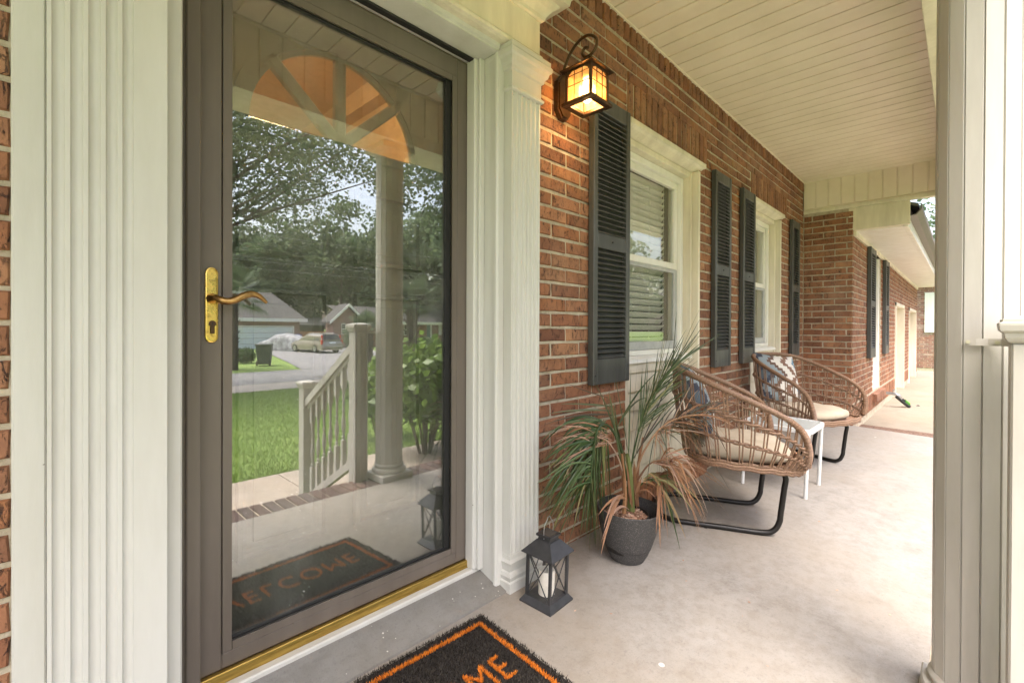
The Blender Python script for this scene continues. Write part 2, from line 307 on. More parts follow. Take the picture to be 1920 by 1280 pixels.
def mesh_of(name, v, f, mat, mi=None, smooth=False):
    me = bpy.data.meshes.new(name); me.from_pydata(v, [], f)
    for k in (mat if isinstance(mat, (list, tuple)) else [mat]): me.materials.append(MATS[k])
    if mi and any(mi): me.polygons.foreach_set('material_index', mi)
    if smooth:
        me.polygons.foreach_set('use_smooth', [True]*len(me.polygons))
        try: me.set_sharp_from_angle(angle=rad(smooth if smooth is not True else 40))
        except Exception: pass
    me.update(); return me
def link_mesh(name, me, parent=None, loc=None):
    o = bpy.data.objects.new(name, me); COL.objects.link(o)
    if parent is not None: o.parent = parent
    if loc is not None: o.location = loc
    return o
def tag(o, label=None, cat=None, group=None, kind=None):
    if label: o['label'] = label
    if cat: o['category'] = cat
    if group: o['group'] = group
    if kind: o['kind'] = kind
    return o
def thing(name, label, cat, loc=(0, 0, 0), rz=0, group=None):
    o = bpy.data.objects.new(name, None); COL.objects.link(o); o.location = loc; o.rotation_euler = (0, 0, rz); o.empty_display_size = .1
    return tag(o, label, cat, group)
def quads(name, mat, V, parent=None, kind=None, mi=None, nv=4):   # numpy (n, nv, 3): many loose faces, fast
    n = V.shape[0]; me = bpy.data.meshes.new(name); me.vertices.add(n*nv); me.vertices.foreach_set('co', V.reshape(-1).astype(np.float32))
    me.loops.add(n*nv); me.loops.foreach_set('vertex_index', np.arange(n*nv, dtype=np.int32)); me.polygons.add(n)
    me.polygons.foreach_set('loop_start', np.arange(0, n*nv, nv, dtype=np.int32))
    for k in (mat if isinstance(mat, (list, tuple)) else [mat]): me.materials.append(MATS[k])
    if mi is not None: me.polygons.foreach_set('material_index', mi.astype(np.int32))
    me.update(calc_edges=True); o = link_mesh(name, me, parent)
    if kind: o['kind'] = kind
    return o
def unit(a): return a/np.maximum(np.linalg.norm(a, axis=-1, keepdims=True), 1e-9)
def leaf_quads(P, size, flat=.0, aspect=1.7, rs=NR):              # leaf-shaped quads at points P
    n = len(P); d = unit(rs.normal(size=(n, 3))*np.array([1, 1, 1-flat])); o = unit(np.cross(d, unit(rs.normal(size=(n, 3))))); s = size*(.6+.8*rs.rand(n, 1))
    a = d*s*aspect*.5; b_ = o*s*.5
    return np.stack([P-a, P+b_*1.0-a*.1, P+a, P-b_*1.0-a*.1], axis=1)
def spline(pts, n):                                                # Catmull-Rom through the points
    P = [np.array(p, float) for p in pts]; P = [2*P[0]-P[1]]+P+[2*P[-1]-P[-2]]; out = []; m = len(P)-3
    for i in range(n+1):
        u = i/n*m; k = min(int(u), m-1); t_ = u-k; a, b_, c, d = P[k:k+4]
        out.append(.5*((2*b_)+(-a+c)*t_+(2*a-5*b_+4*c-d)*t_**2+(-a+3*b_-3*c+d)*t_**3))
    return out

# ================================================================== SETTING: ground
def sheet(name, mat, rows, kind='structure'):   # rows: list of (y, z, x0, x1) cross-lines joined into a strip
    v = []; f = []
    for y, z, x0, x1 in rows: v += [(x0, y, z), (x1, y, z)]
    for i in range(len(rows)-1): f.append((2*i, 2*i+1, 2*i+3, 2*i+2))
    o = link_mesh(name, mesh_of(name, v, f, mat)); return tag(o, kind=kind)
def gz(y):                                        # lawn height in front of the house
    return -.47 if y > -3.4 else (-.47-.38*(-3.4-y)/10.2 if y > -13.6 else -.85-.0*( -13.6-y))
sheet('ground', 'lawn_soil', [(70, -.49, -300, 300), (-3.3, -.49, -300, 300), (-13.6, -.885, -300, 300), (-30, -.885, -300, 300), (-500, -.80, -300, 300)])
sheet('gravel_shoulder', 'gravel', [(-13.5, -.868, -60, 80), (-15.4, -.868, -60, 80)])
sheet('road', 'asphalt', [(-15.4, -.862, -60, 80), (-20.1, -.862, -60, 80)])
sheet('opposite_driveway', 'asphalt', [(-20.1, -.858, 8.6, 15.5), (-24, -.858, 9.6, 16.8), (-43, -.80, 14, 23)])
WK = tag(MB().box(-6, 8, -3.39, -2.26, -.6, -.468).build('walkway', 'mulch'), kind='structure')
for k in range(9): MB().rbox(-5.9+1.53*k, -4.378+1.53*k, -3.40, -2.25, -.6, -.452, .006).build('walkway_slab', 'walk_concrete', WK)
sheet('driveway', 'drive_concrete', [(0.6, -.085, 6.72, 17.2), (-3, -.12, 6.55, 17.2), (-14, -.60, 6.5, 17.2)])
sheet('mulch_bed', 'mulch', [(-.3, -.075, 6.13, 6.78), (-3, -.105, 6.13, 6.6)])

# porch slab with its brick edging and the steps
SLOPE = .036
def zf(y): return SLOPE*(y+.5)               # the slab falls a little towards the garden
def seat(o, x, y, rz=0.0, dz=0.0):           # stand a thing on the sloping slab
    o.matrix_world = Matrix.Translation((x, y, zf(y)+dz)) @ Matrix.Rotation(math.atan(SLOPE), 4, 'X') @ Matrix.Rotation(rz, 4, 'Z')
EIN, EOUT = -1.245, -1.452
slab = tag(MB().prism([(EIN, -.5), (.30, -.5), (.30, zf(.30)), (EIN, zf(EIN))], 'x', -3.2, 6.12).build('porch_floor', 'porch_concrete'), kind='structure')
edge_bed = MB().box(-3.2, 6.12, EOUT, EIN, -.5, zf(EIN)-.012).build('edging_bed', 'mortar', slab)
def paver(w, d, h, seed):
    r = random.Random(seed); m = MB(); j = lambda: r.uniform(-.0015, .0015); c = .005
    x, y = w/2, d/2
    b_ = [(-x+j(), -y+j(), 0), (x+j(), -y+j(), 0), (x+j(), y+j(), 0), (-x+j(), y+j(), 0)]
    mid = [(p[0], p[1], h-c) for p in b_]; top = [(p[0]*(1-c/x), p[1]*(1-c/y), h+j()*.6) for p in b_]
    m.add(b_+mid+top, [(0, 1, 5, 4), (1, 2, 6, 5), (2, 3, 7, 6), (3, 0, 4, 7), (4, 5, 9, 8), (5, 6, 10, 9), (6, 7, 11, 10), (7, 4, 8, 11), (8, 9, 10, 11)]); return m
pav = [mesh_of('brick', *(lambda m: (m.v, m.f))(paver(.058, .2, .045, 40+i)), 'paver_brick') for i in range(4)]
x = -.30; i = 0
while x < 4.2:
    o = link_mesh('brick', pav[i % 4], slab, (x, (EIN+EOUT)/2+random.uniform(-.003, .003), zf(EIN)-.046)); o.rotation_euler = (random.uniform(-.01, .01), 0, random.uniform(-.02, .02)+(math.pi if i % 3 == 0 else 0)); x += .0685; i += 1
for k in range(2): tag(MB().rbox(-.35, 1.55, EOUT-.30*(k+1), EOUT-.30*k, -.5, -.155*(k+1), .008).build('porch_step', 'paver_brick'), kind='structure')

# ================================================================== THE HOUSE
H = thing('brick_house', 'red brick house with cream trim and a covered front porch', 'house')
CH, BL, MJ, PH = .06675, .2127, .0125, .0255     # course height, brick pitch, joint, phase of the bed joints
BAY = [(2.255, 3.205), (4.30, 5.18)]
def wall_cells(x0, x1, z0, z1, holes):
    xs = sorted({x0, x1, *[h[0] for h in holes], *[h[1] for h in holes]}); zs = sorted({z0, z1, *[h[2] for h in holes], *[h[3] for h in holes]})
    xs = [a for a in xs if x0 <= a <= x1]; zs = [a for a in zs if z0 <= a <= z1]; out = []
    for a, b_ in zip(xs, xs[1:]):
        for c, d in zip(zs, zs[1:]):
            mx, mz = (a+b_)/2, (c+d)/2
            if not any(h[0] < mx < h[1] and h[2] < mz < h[3] for h in holes): out.append((a, b_, c, d))
    return out
FRONT_H = [(-.02, 1.44, -1, 2.42)]+[(a, b_, .02, 2.165) for a, b_ in BAY]
mw = MB()
for a, b_, c, d in wall_cells(-4.0, 6.30, -.3, 2.72, FRONT_H): mw.box(a, b_, .0055, .20, c, d)
front_wall = mw.build('front_wall', 'mortar', H)
WY = -.463                                        # face of the wing
return_wall = MB().box(6.1055, 6.30, WY+.012, .008, -.3, 2.33).build('return_wall', 'mortar', H)
WIN_W = (7.62, 8.42, .23, 2.03); GAR = [(10.25, 11.80, -.5, 1.50), (12.95, 14.85, -.5, 1.50)]
mw = MB()
for a, b_, c, d in wall_cells(6.30, 15.4, -.6, 2.06, [WIN_W]+GAR): mw.box(a, b_, WY+.0055, WY+.2, c, d)
mw.box(6.1055, 6.30, WY+.0055, WY+.0119, -.3, 2.3)
wing_wall = mw.build('wing_wall', 'mortar', H)

def brick_shape(L, Hh, seed, depth=.03):
    """one brick face with chipped arrises; local x along the wall, -y out, z up; origin at its centre, on the wall face"""
    r = random.Random(seed); j = lambda a: r.uniform(-a, a); c = .0035; x, z = L/2, Hh/2; jj = .0022
    bk = [(-x, depth, -z), (x, depth, -z), (x, depth, z), (-x, depth, z)]
    xs = [(-x+j(jj), -z+j(jj)), (0+j(.02), -z+j(jj)), (x+j(jj), -z+j(jj)), (x+j(jj), z+j(jj)), (j(.02), z+j(jj)), (-x+j(jj), z+j(jj))]
    rim = [(p[0], .004, p[1]) for p in xs]
    fr = [(p[0]-math.copysign(c, p[0])*(abs(p[0]) > .03 or L < .1), j(.0012)-.0015, p[1]-math.copysign(c, p[1])) for p in xs]
    v = bk+rim+fr; f = [(0, 1, 6, 5, 4), (1, 2, 7, 6), (2, 3, 9, 8, 7), (3, 0, 4, 9)]
    for a in range(6): b_ = (a+1) % 6; f.append((4+a, 4+b_, 10+b_, 10+a))
    f.append((10, 11, 14, 15)); f.append((11, 12, 13, 14)); return v, f
_bm = {}
def brick_mesh(L, Hh, k):
    key = (round(L, 3), round(Hh, 3), k)
    if key not in _bm: _bm[key] = mesh_of('brick', *brick_shape(L, Hh, hash(key) % 9999), 'brick')
    return _bm[key]
BR = []                                            # (wall key, centre, rotation z, length, height)
def sub(iv, cuts):                                 # interval minus cuts
    out = [iv]
    for c0, c1 in cuts:
        nx = []
        for a, b_ in out:
            if c1 <= a or c0 >= b_: nx.append((a, b_))
            else:
                if c0-a > .025: nx.append((a, c0))
                if b_-c1 > .025: nx.append((c1, b_))
        out = nx
    return out
def courses(key, u0, u1, z0, z1, holes, place, ph=PH, off=0.0):
    k0 = math.ceil((z0-ph)/CH-.3); k = k0
    while ph+(k+1)*CH <= z1+.012:
        zb, zt = ph+k*CH, ph+(k+1)*CH; zc = (zb+zt)/2
        cuts = [(h[0], h[1]) for h in holes if h[2] < zc < h[3]]
        u = off+(BL/2 if k % 2 else 0); n0 = math.floor((u0-u)/BL)-1
        a = u+n0*BL
        while a < u1:
            for p, q in sub((max(a, u0), min(a+BL, u1)), cuts):
                if q-p > .03: place(key, (p+q)/2, zc, q-p-MJ, CH-MJ)
            a += BL
        k += 1
def pl_front(key, u, z, L, h): BR.append((key, (u, 0.0, z), 0.0, L, h))
def pl_ret(key, u, z, L, h): BR.append((key, (6.1, -u, z), -math.pi/2, L, h))
def pl_wing(key, u, z, L, h): BR.append((key, (u, WY, z), 0.0, L, h))
SOLD = [(2.255, 3.345), (4.30, 5.41)]
courses('front', -4.0, 1.35, -.10, 2.57, FRONT_H, pl_front, off=1.72)
courses('front', 1.35, 6.10, -.10, 2.57, FRONT_H+[(a, b_, 2.165, 2.372) for a, b_ in SOLD], pl_front, off=1.72)
courses('return', 0.0, -WY, -.1, 2.325, [], pl_ret, off=-.02)
courses('wing', 6.1, 15.4, .20, 2.05, [WIN_W]+GAR, pl_wing, off=6.1)
for a, b_ in SOLD:                                  # soldier courses over the windows
    n = round((b_-a)/CH)
    for i in range(n): BR.append(('front', (a+(i+.5)*(b_-a)/n, 0.0, 2.2685), 'v', .2035, CH-MJ))
x = -3.9
while x < 6.05: BR.append(('front', (x, -.006, 2.622), 'v', .092, CH-MJ)); x += CH        # rowlock under the ceiling
x = 6.14
while x < 15.3:
    if not any(g[0]-.03 < x < g[1]+.03 for g in GAR): BR.append(('wing', (x, WY-.004, .10), 'v', .20, CH-MJ))
    x += CH
W_OF = {'front': front_wall, 'return': return_wall, 'wing': wing_wall}
HID = [(1.89, 2.22, .76, 2.15), (3.43, 3.72, .76, 2.15), (4.01, 4.29, .76, 2.15), (5.5, 5.78, .76, 2.15)]
def brick_score(b):
    key, P, rz, L, h = b
    if key == 'front' and (P[0] < 1.52 and P[0] > -.02 or P[2] < .0 or P[0] < -.12): return 0
    if key == 'front' and any(a < P[0] < c and d < P[2] < e for a, c, d, e in HID): return 0
    return area_px(P, (-1, 0, 0) if key == 'return' else (0, -1, 0), L*h)
order = sorted(range(len(BR)), key=lambda i: -brick_score(BR[i])); single = set(order[:298]); rest = {}
for i, (key, P, rz, L, h) in enumerate(BR):
    dy = random.uniform(-.0022, .0018)
    if rz == 'v': E3 = (0, math.pi/2, 0)
    else: E3 = (random.uniform(-.006, .006), random.uniform(-.005, .005), rz)
    if i in single:
        o = link_mesh('brick', brick_mesh(L, h, random.randrange(3)), W_OF[key], (P[0]+(dy if key == 'return' else 0), P[1]+(0 if key == 'return' else dy), P[2])); o.rotation_euler = E3
    else:
        v, f = brick_shape(L, h, random.randrange(10**6)); Mx = Matrix.Translation(Vector(P)+Vector((0, dy, 0))) @ (Matrix.Rotation(math.pi/2, 4, 'Y') if rz == 'v' else Matrix.Rotation(rz, 4, 'Z'))
        rest.setdefault(key, MB()).add([Mx @ Vector(p) for p in v], f)
for key, mb in rest.items():
    o = mb.build('brickwork', 'brick', W_OF[key]); o['kind'] = 'stuff'

# ---- door surround
SR = bpy.data.objects.new('door_surround', None); COL.objects.link(SR); SR.parent = H
def fluted(x0, x1, n, fx0, fx1, y0, yf, z0, z1, name):
    prof = [(x0, y0)]; prof.append((x0, yf)); pitch = (fx1-fx0)/n
    for k in range(n):
        a = fx0+k*pitch+.0035; b_ = fx0+(k+1)*pitch-.0035; prof.append((a, yf))
        for q in range(1, 8):
            u = q/8; prof.append((a+(b_-a)*u, yf+.0085*math.sin(math.pi*u)**.55))
        prof.append((b_, yf))
    prof += [(x1, yf), (x1, y0)]
    m = MB(); n_ = len(prof); m.add([(p[0], p[1], z0) for p in prof]+[(p[0], p[1], z1) for p in prof], [(i, (i+1) % n_, n_+(i+1) % n_, n_+i) for i in range(n_)])
    return m.build(name, 'trim_white', SR)
PF = -.074
fluted(.0235, .209, 5, .026, .156, .0, PF, .15, 1.93, 'pilaster'); fluted(1.281, 1.447, 6, 1.285, 1.443, .0, PF, .15, 1.93, 'pilaster')
def crown(x0, x1, ybase, prof, name='capital', mat='trim_white', rx=True, lx=True):
    """moulding: stack of (z, projection) steps round three sides"""
    m = MB(); v = []; rings = []
    for z, p in prof:
        o = len(v); a = x0-(p if lx else 0); b_ = x1+(p if rx else 0); v += [(a, .02, z), (a, ybase-p, z), (b_, ybase-p, z), (b_, .02, z)]; rings.append(o)
    f = []
    for a, b_ in zip(rings, rings[1:]):
        for k in range(3): f.append((a+k, a+k+1, b_+k+1, b_+k))
    f += [tuple(rings[0]+k for k in (3, 2, 1, 0)), tuple(rings[-1]+k for k in range(4))]; m.add(v, f); return m.build(name, mat, SR)
for x0, x1 in ((.0235, .209), (1.281, 1.447)):
    crown(x0, x1, PF, [(1.93, .003), (1.934, .010), (1.942, .012), (1.948, .006), (1.952, .002), (2.008, .002)], 'astragal')
    crown(x0, x1, PF, [(2.008, .002), (2.012, .010), (2.024, .012), (2.034, .022), (2.050, .026), (2.056, .034), (2.072, .036), (2.080, .030), (2.097, .0305)], 'capital')
    crown(x0, x1, PF, [(0, .016), (.052, .016), (.056, .010), (.074, .015), (.086, .011), (.090, .004), (.112, .007), (.124, .010), (.134, .003), (.15, .002)], 'pilaster_base')
MB().rbox(-.0235, .0230, -.035, .15, .0, 2.10, .003).build('backing_board', 'trim_white', SR)
MB().rbox(1.4475, 1.462, -.03, .15, .0, 2.10, .003).build('backing_board', 'trim_white', SR)
cs = MB()
cs.rbox(.2095, .2440, -.036, .13, .012, 2.10, .004); cs.build('casing', 'trim_white', SR)
cs = MB(); cs.rbox(1.2475, 1.2805, -.036, .13, .0, 2.10, .004); cs.prism([(1.2475, -.036), (1.2415, -.031), (1.2405, -.022), (1.2475, -.016)], 'z', .0, 2.075); cs.build('casing', 'trim_white', SR)
MB().rbox(1.206, 1.247, .055, .104, .075, 2.074, .004).build('door_stop', 'trim_white', SR)
MB().rbox(1.222, 1.2472, .040, .0545, .075, 2.074, .003).build('door_stop', 'trim_white', SR)
MB().rbox(.2442, 1.2472, -.030, .115, 2.0745, 2.10, .004).build('head_jamb', 'trim_white', SR)
hc = MB()
hc.prism([(-.012, 2.0745), (-.036, 2.0755), (-.036, 2.083), (-.044, 2.086), (-.046, 2.1), (-.012, 2.1)], 'x', .2445, 1.2470); hc.build('head_casing', 'trim_white', SR)
# frieze and cornice
fz = MB(); fz.rbox(.0235, 1.447, PF+.002, .15, 2.1005, 2.30, .003); fz.prism([(PF+.002, 2.101), (PF-.010, 2.104), (PF-.012, 2.116), (PF-.006, 2.124), (PF+.002, 2.126)], 'x', .0225, 1.448); fz.build('frieze', 'cream', SR)
crown(.0235, 1.447, PF, [(2.262, .004), (2.268, .012), (2.280, .014), (2.288, .020), (2.306, .034), (2.318, .052), (2.326, .056), (2.330, .084), (2.352, .088), (2.360, .098), (2.372, .112), (2.40, .128), (2.41, .134), (2.43, .134)], 'cornice', 'cream')
# sill
s_ = MB(); s_.prism([(.085, .0), (.085, .062), (.06, .062), (-.07, .022), (-.076, .0)], 'x', .2440, 1.276); s_.build('door_sill', 'sill_grey', SR)
MB().rbox(.245, 1.247, .0605, .092, .058, .076, .004).build('sill_strip', 'trim_white', SR)

# ---- storm door
SD = bpy.data.objects.new('storm_door', None); COL.objects.link(SD); SD.parent = H
SD.location = (0, .012, 0); G0 = G-.012
DX0, DX1, DZ0, DZ1 = .305, 1.219, .104, 2.071; GX0, GX1, GZ0, GZ1 = .384, 1.112, .172, 1.975
zb = MB(); zb.rbox(.2445, .3025, .060, .115, .076, 2.0735, .003); zb.rbox(.270, .3015, .050, .0605, .076, 2.0735, .003)
zb.build('z_bar', 'bronze_door', SD)
MB().rbox(.3028, 1.225, .050, .078, 2.0665, 2.0738, .002).build('drip_cap', 'black_rubber', SD)
fr = MB(); y0, y1 = .094, .128
fr.rbox(DX0, DX0+.054, y0, y1, DZ0, DZ1, .003); fr.rbox(DX1-.058, DX1, y0, y1, DZ0, DZ1, .003)
fr.rbox(DX0+.054, DX1-.058, y0, y1, GZ1+.022, DZ1-.0005, .003); fr.rbox(DX0+.054, DX1-.058, y0, y1, DZ0, GZ0-.026, .003); fr.build('door_frame', 'bronze_door', SD)
# inner moulded stop round the pane
st = MB(); pr = [(0, 0), (.022, 0), (.022, .004), (.012, .009), (.008, .016), (0, .018)]
def stop_side(a, b_, off, sgn, vert):
    if vert: st.prism([(off+sgn*p[0], y0-.0015+p[1]) for p in pr], 'z', a, b_)
    else: st.prism([(y0-.0015+p[1], off+sgn*p[0]) for p in pr], 'x', a, b_)
stop_side(GZ0-.0255, GZ1+.0215, GX0-.0235, 1, True); stop_side(GZ0-.0255, GZ1+.0215, GX1+.0475, -1, True)
stop_side(GX0, GX1+.024, GZ0-.0255, 1, False); stop_side(GX0, GX1+.024, GZ1+.0215, -1, False)
st.build('glazing_stop', 'bronze_door', SD)
gk = MB(); gk.box(GX0-.004, GX0, y0+.008, G0+.002, GZ0-.004, GZ1+.004); gk.box(GX1+.000, GX1+.024, y0+.010, G0+.002, GZ0-.004, GZ1+.004); gk.box(GX0, GX1, y0+.008, G0+.002, GZ1-.004, GZ1+.0); gk.box(GX0, GX1, y0+.010, G0+.001, GZ0-.0035, GZ0+.0015); gk.build('gasket', 'black_rubber', SD)
MB().box(GX0-.003, GX1+.003, G0, G0+.004, GZ0-.003, GZ1+.003).build('pane', 'door_glass', SD)
MB().rbox(.3028, 1.226, .078, .0935, .0705, .1035, .002).build('threshold_strip', 'brass_sill', SD)
for z in (.22, .55, .90, 1.29, 1.66, 1.99): MB().tube([(.259, .0598, z), (.259, .0575, z)], .0038, 10).build('screw', 'screw', SD)
# lever handle set
hx, hz0, hz1 = .3335, .980, 1.178
hp = []
for k in range(17):
    q = math.pi*k/16; hp.append((hx+.0148*math.cos(q), hz1-.0165+.0165*math.sin(q)))
for k in range(17):
    q = math.pi+math.pi*k/16; hp.append((hx+.0148*math.cos(q), hz0+.0165+.0165*math.sin(q)))
m = MB(); ys = [(.0935, 1.0), (.0885, 1.0), (.0870, .93), (.0865, .80), (.0878, .74)]; v = []; f = []; n = len(hp); cz = (hz0+hz1)/2
for y, sc_ in ys: v += [(hx+(a-hx)*sc_, y, cz+(b_-cz)*(1-(1-sc_)*.16)) for a, b_ in hp]
for i in range(len(ys)-1):
    for k in range(n): f.append((i*n+k, i*n+(k+1) % n, (i+1)*n+(k+1) % n, (i+1)*n+k))
f.append(tuple(range((len(ys)-1)*n, len(ys)*n))); m.add(v, f); m.build('handle_plate', 'brass', SD, smooth=35)
lz = 1.096; m = MB(); m.tube([(hx, .0895, lz), (hx, .080, lz), (hx+.001, .068, lz), (hx+.003, .058, lz)], [.0135, .0135, .010, .0085], 14)
lv = spline([(hx+.0, .060, lz+.002), (hx+.010, .050, lz-.004), (hx+.026, .044, lz-.008), (hx+.045, .042, lz-.002), (hx+.064, .042, lz+.009), (hx+.084, .043, lz+.014), (hx+.104, .044, lz+.007), (hx+.120, .045, lz-.008)], 36)
m.tube(lv, [.0085+.0012*math.sin(i/36*3.1)-.0045*max(0, i-24)/12 for i in range(37)], 10); m.build('lever', 'brass_worn', SD, smooth=50)
m = MB(); m.tube([(hx+.001, .0872, 1.030), (hx+.001, .0838, 1.030)], .0085, 18); m.rbox(hx-.0042, hx+.0062, .0842, .0872, 1.004, 1.024, .002); m.build('lock_cylinder', 'bronze', SD, smooth=40)
MB().box(hx+.000, hx+.0022, .0832, .0837, 1.026, 1.034).build('keyhole', 'black_rubber', SD)
# lettering stamped on the plate is too worn to read: a few worn marks
m = MB()
for a, w_ in ((-.0065, .003), (-.0025, .004), (.003, .003)): m.box(hx+a, hx+a+w_, .0860, .0866, 1.1425, 1.1440)
m.build('worn_stamp', 'bronze', SD)

# ---- wooden front door behind the glass
FD = bpy.data.objects.new('front_door', None); COL.objects.link(FD); FD.parent = H
FY, FX, FR, FZ = .195, .728, .308, 1.632        # face, fan centre x, radius, springing height
v = []; f = []; na = 40
arc = [(FX+FR*math.cos(math.pi*k/na), FZ+FR*math.sin(math.pi*k/na)) for k in range(na+1)]
X0, X1, Z0, Z1 = .20, 1.27, .08, 2.10
m = MB()
m.box(X0, X1, FY, FY+.042, Z0, FZ)                # door slab up to the springing
for k in range(na):                              # face round the fan opening
    (a0, c0), (a1, c1) = arc[k], arc[k+1]
    m.add([(a0, FY, c0), (a1, FY, c1), (a1, FY, Z1), (a0, FY, Z1), (a0, FY+.042, c0), (a1, FY+.042, c1)], [(0, 1, 2, 3), (0, 4, 5, 1)])
m.box(X0, FX-FR, FY, FY+.042, FZ, Z1); m.box(FX+FR, X1, FY, FY+.042, FZ, Z1); m.build('door_leaf', 'inner_door', FD)
def ring(r0, r1, ya, yb, name):
    m = MB(); v = []; 
    for k in range(na+1):
        c, s2 = math.cos(math.pi*k/na), math.sin(math.pi*k/na)
        v += [(FX+r0*c, ya, FZ+r0*s2), (FX+r1*c, ya, FZ+r1*s2), (FX+r0*c, yb, FZ+r0*s2), (FX+r1*c, yb, FZ+r1*s2)]
    f = []
    for k in range(na):
        o = 4*k; f += [(o, o+1, o+5, o+4), (o, o+4, o+6, o+2), (o+1, o+3, o+7, o+5)]
    m.add(v, f); return m.build(name, 'inner_door', FD)
ring(FR-.012, FR+.022, FY-.012, FY, 'fan_moulding'); ring(FR-.028, FR-.012, FY-.005, FY+.01, 'fan_moulding')
for ang in (43, 90, 137):
    c, s2 = math.cos(rad(ang)), math.sin(rad(ang)); Mx = Matrix.Translation((FX, 0, FZ)) @ Matrix.Rotation(-rad(ang), 4, 'Y')
    MB().rbox(.0, FR+.004, FY-.012, FY+.02, -.019, .019, .006, M=Mx).build('muntin', 'inner_door', FD)
MB().rbox(FX-FR-.02, FX+FR+.02, FY-.012, FY, FZ-.030, FZ+.008, .006).build('fan_sill', 'inner_door', FD)
for k, (a0, a1) in enumerate(((2, 41), (45, 88), (92, 135), (139, 178))):
    pts = [(FX, FZ)]+[(FX+(FR-.006)*math.cos(rad(a0+(a1-a0)*q/10)), FZ+(FR-.006)*math.sin(rad(a0+(a1-a0)*q/10))) for q in range(11)]
    MB().prism([(p[0], p[1]) for p in pts], 'y', FY+.018, FY+.022).build('fan_pane', 'clear_glass', FD)
for xa, xb in ((.415, .685), (.778, 1.048)):
    for za, zc in ((1.237, 1.497), (.34, 1.139)):
        m = MB(); w_ = .028
        for (p0, p1, p2, p3) in (((xa, za), (xb, za), (xb-w_, za+w_), (xa+w_, za+w_)), ((xb, za), (xb, zc), (xb-w_, zc-w_), (xb-w_, za+w_)), ((xb, zc), (xa, zc), (xa+w_, zc-w_), (xb-w_, zc-w_)), ((xa, zc), (xa, za), (xa+w_, za+w_), (xa+w_, zc-w_))):
            mid = lambda a, b_, u: (a[0]+(b_[0]-a[0])*u, a[1]+(b_[1]-a[1])*u)
            r_ = [(0, 0), (.10, -.020), (.50, -.022), (.62, -.004), (1, .0)]
            for (u0, h0), (u1, h1) in zip(r_, r_[1:]):
                q0, q1, q2, q3 = mid(p0, p3, u0), mid(p1, p2, u0), mid(p1, p2, u1), mid(p0, p3, u1)
                m.add([(q0[0], FY-.001+h0, q0[1]), (q1[0], FY-.001+h0, q1[1]), (q2[0], FY-.001+h1, q2[1]), (q3[0], FY-.001+h1, q3[1])], [(0, 1, 2, 3)])
        m.rbox(xa+.045, xb-.045, FY-.007, FY-.0005, za+.045, zc-.045, .006); m.build('door_panel', 'inner_door', FD)

# ---- rooms behind the openings, so that the glass looks into depth
def room(name, x0, x1, y0, y1, z0, z1, mat, holes):
    m = MB(); t_ = .05
    m.box(x0-t_, x1+t_, y1, y1+t_, z0-t_, z1+t_); m.box(x0-t_, x0, y0, y1, z0, z1); m.box(x1, x1+t_, y0, y1, z0, z1); m.box(x0-t_, x1+t_, y0, y1, z1, z1+t_); m.box(x0-t_, x1+t_, y0, y1, z0-t_, z0)
    for a, b_, c, d in wall_cells(x0, x1, z0, z1, holes): m.box(a, b_, y0-t_, y0, c, d)
    if name == 'foyer':
        m.box(x0, x1, y1-.08, y1, z1-.12, z1); m.box(x1-.08, x1, y0, y1-.08, z1-.12, z1)
    return m.build(name, mat, H)
room('foyer', .0, 1.50, .30, 2.4, .05, 2.5, 'foyer_wall', [(.21, 1.26, .08, 2.10)])
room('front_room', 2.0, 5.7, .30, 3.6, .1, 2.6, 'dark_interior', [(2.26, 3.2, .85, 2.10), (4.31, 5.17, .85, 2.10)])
fl = bpy.data.lights.new('foyer_lamp_light', 'POINT'); fl.energy = 4.6; fl.color = (1.0, .70, .36); fl.shadow_soft_size = .12
flo = bpy.data.objects.new('foyer_lamp_light', fl); COL.objects.link(flo); flo.location = (.72, .62, 2.30)
FL = thing('foyer_ceiling_lamp', 'lit warm ceiling lamp in the foyer behind the fan window', 'lamp', (.72, .62, 2.5))
MB().lathe([(.03, -.10), (.10, -.095), (.13, -.06), (.13, -.03)], 24).build('lamp_shade', 'bulb_glow', FL, True); MB().lathe([(.14, -.029), (.14, 0)], 24).build('lamp_base', 'bronze', FL)

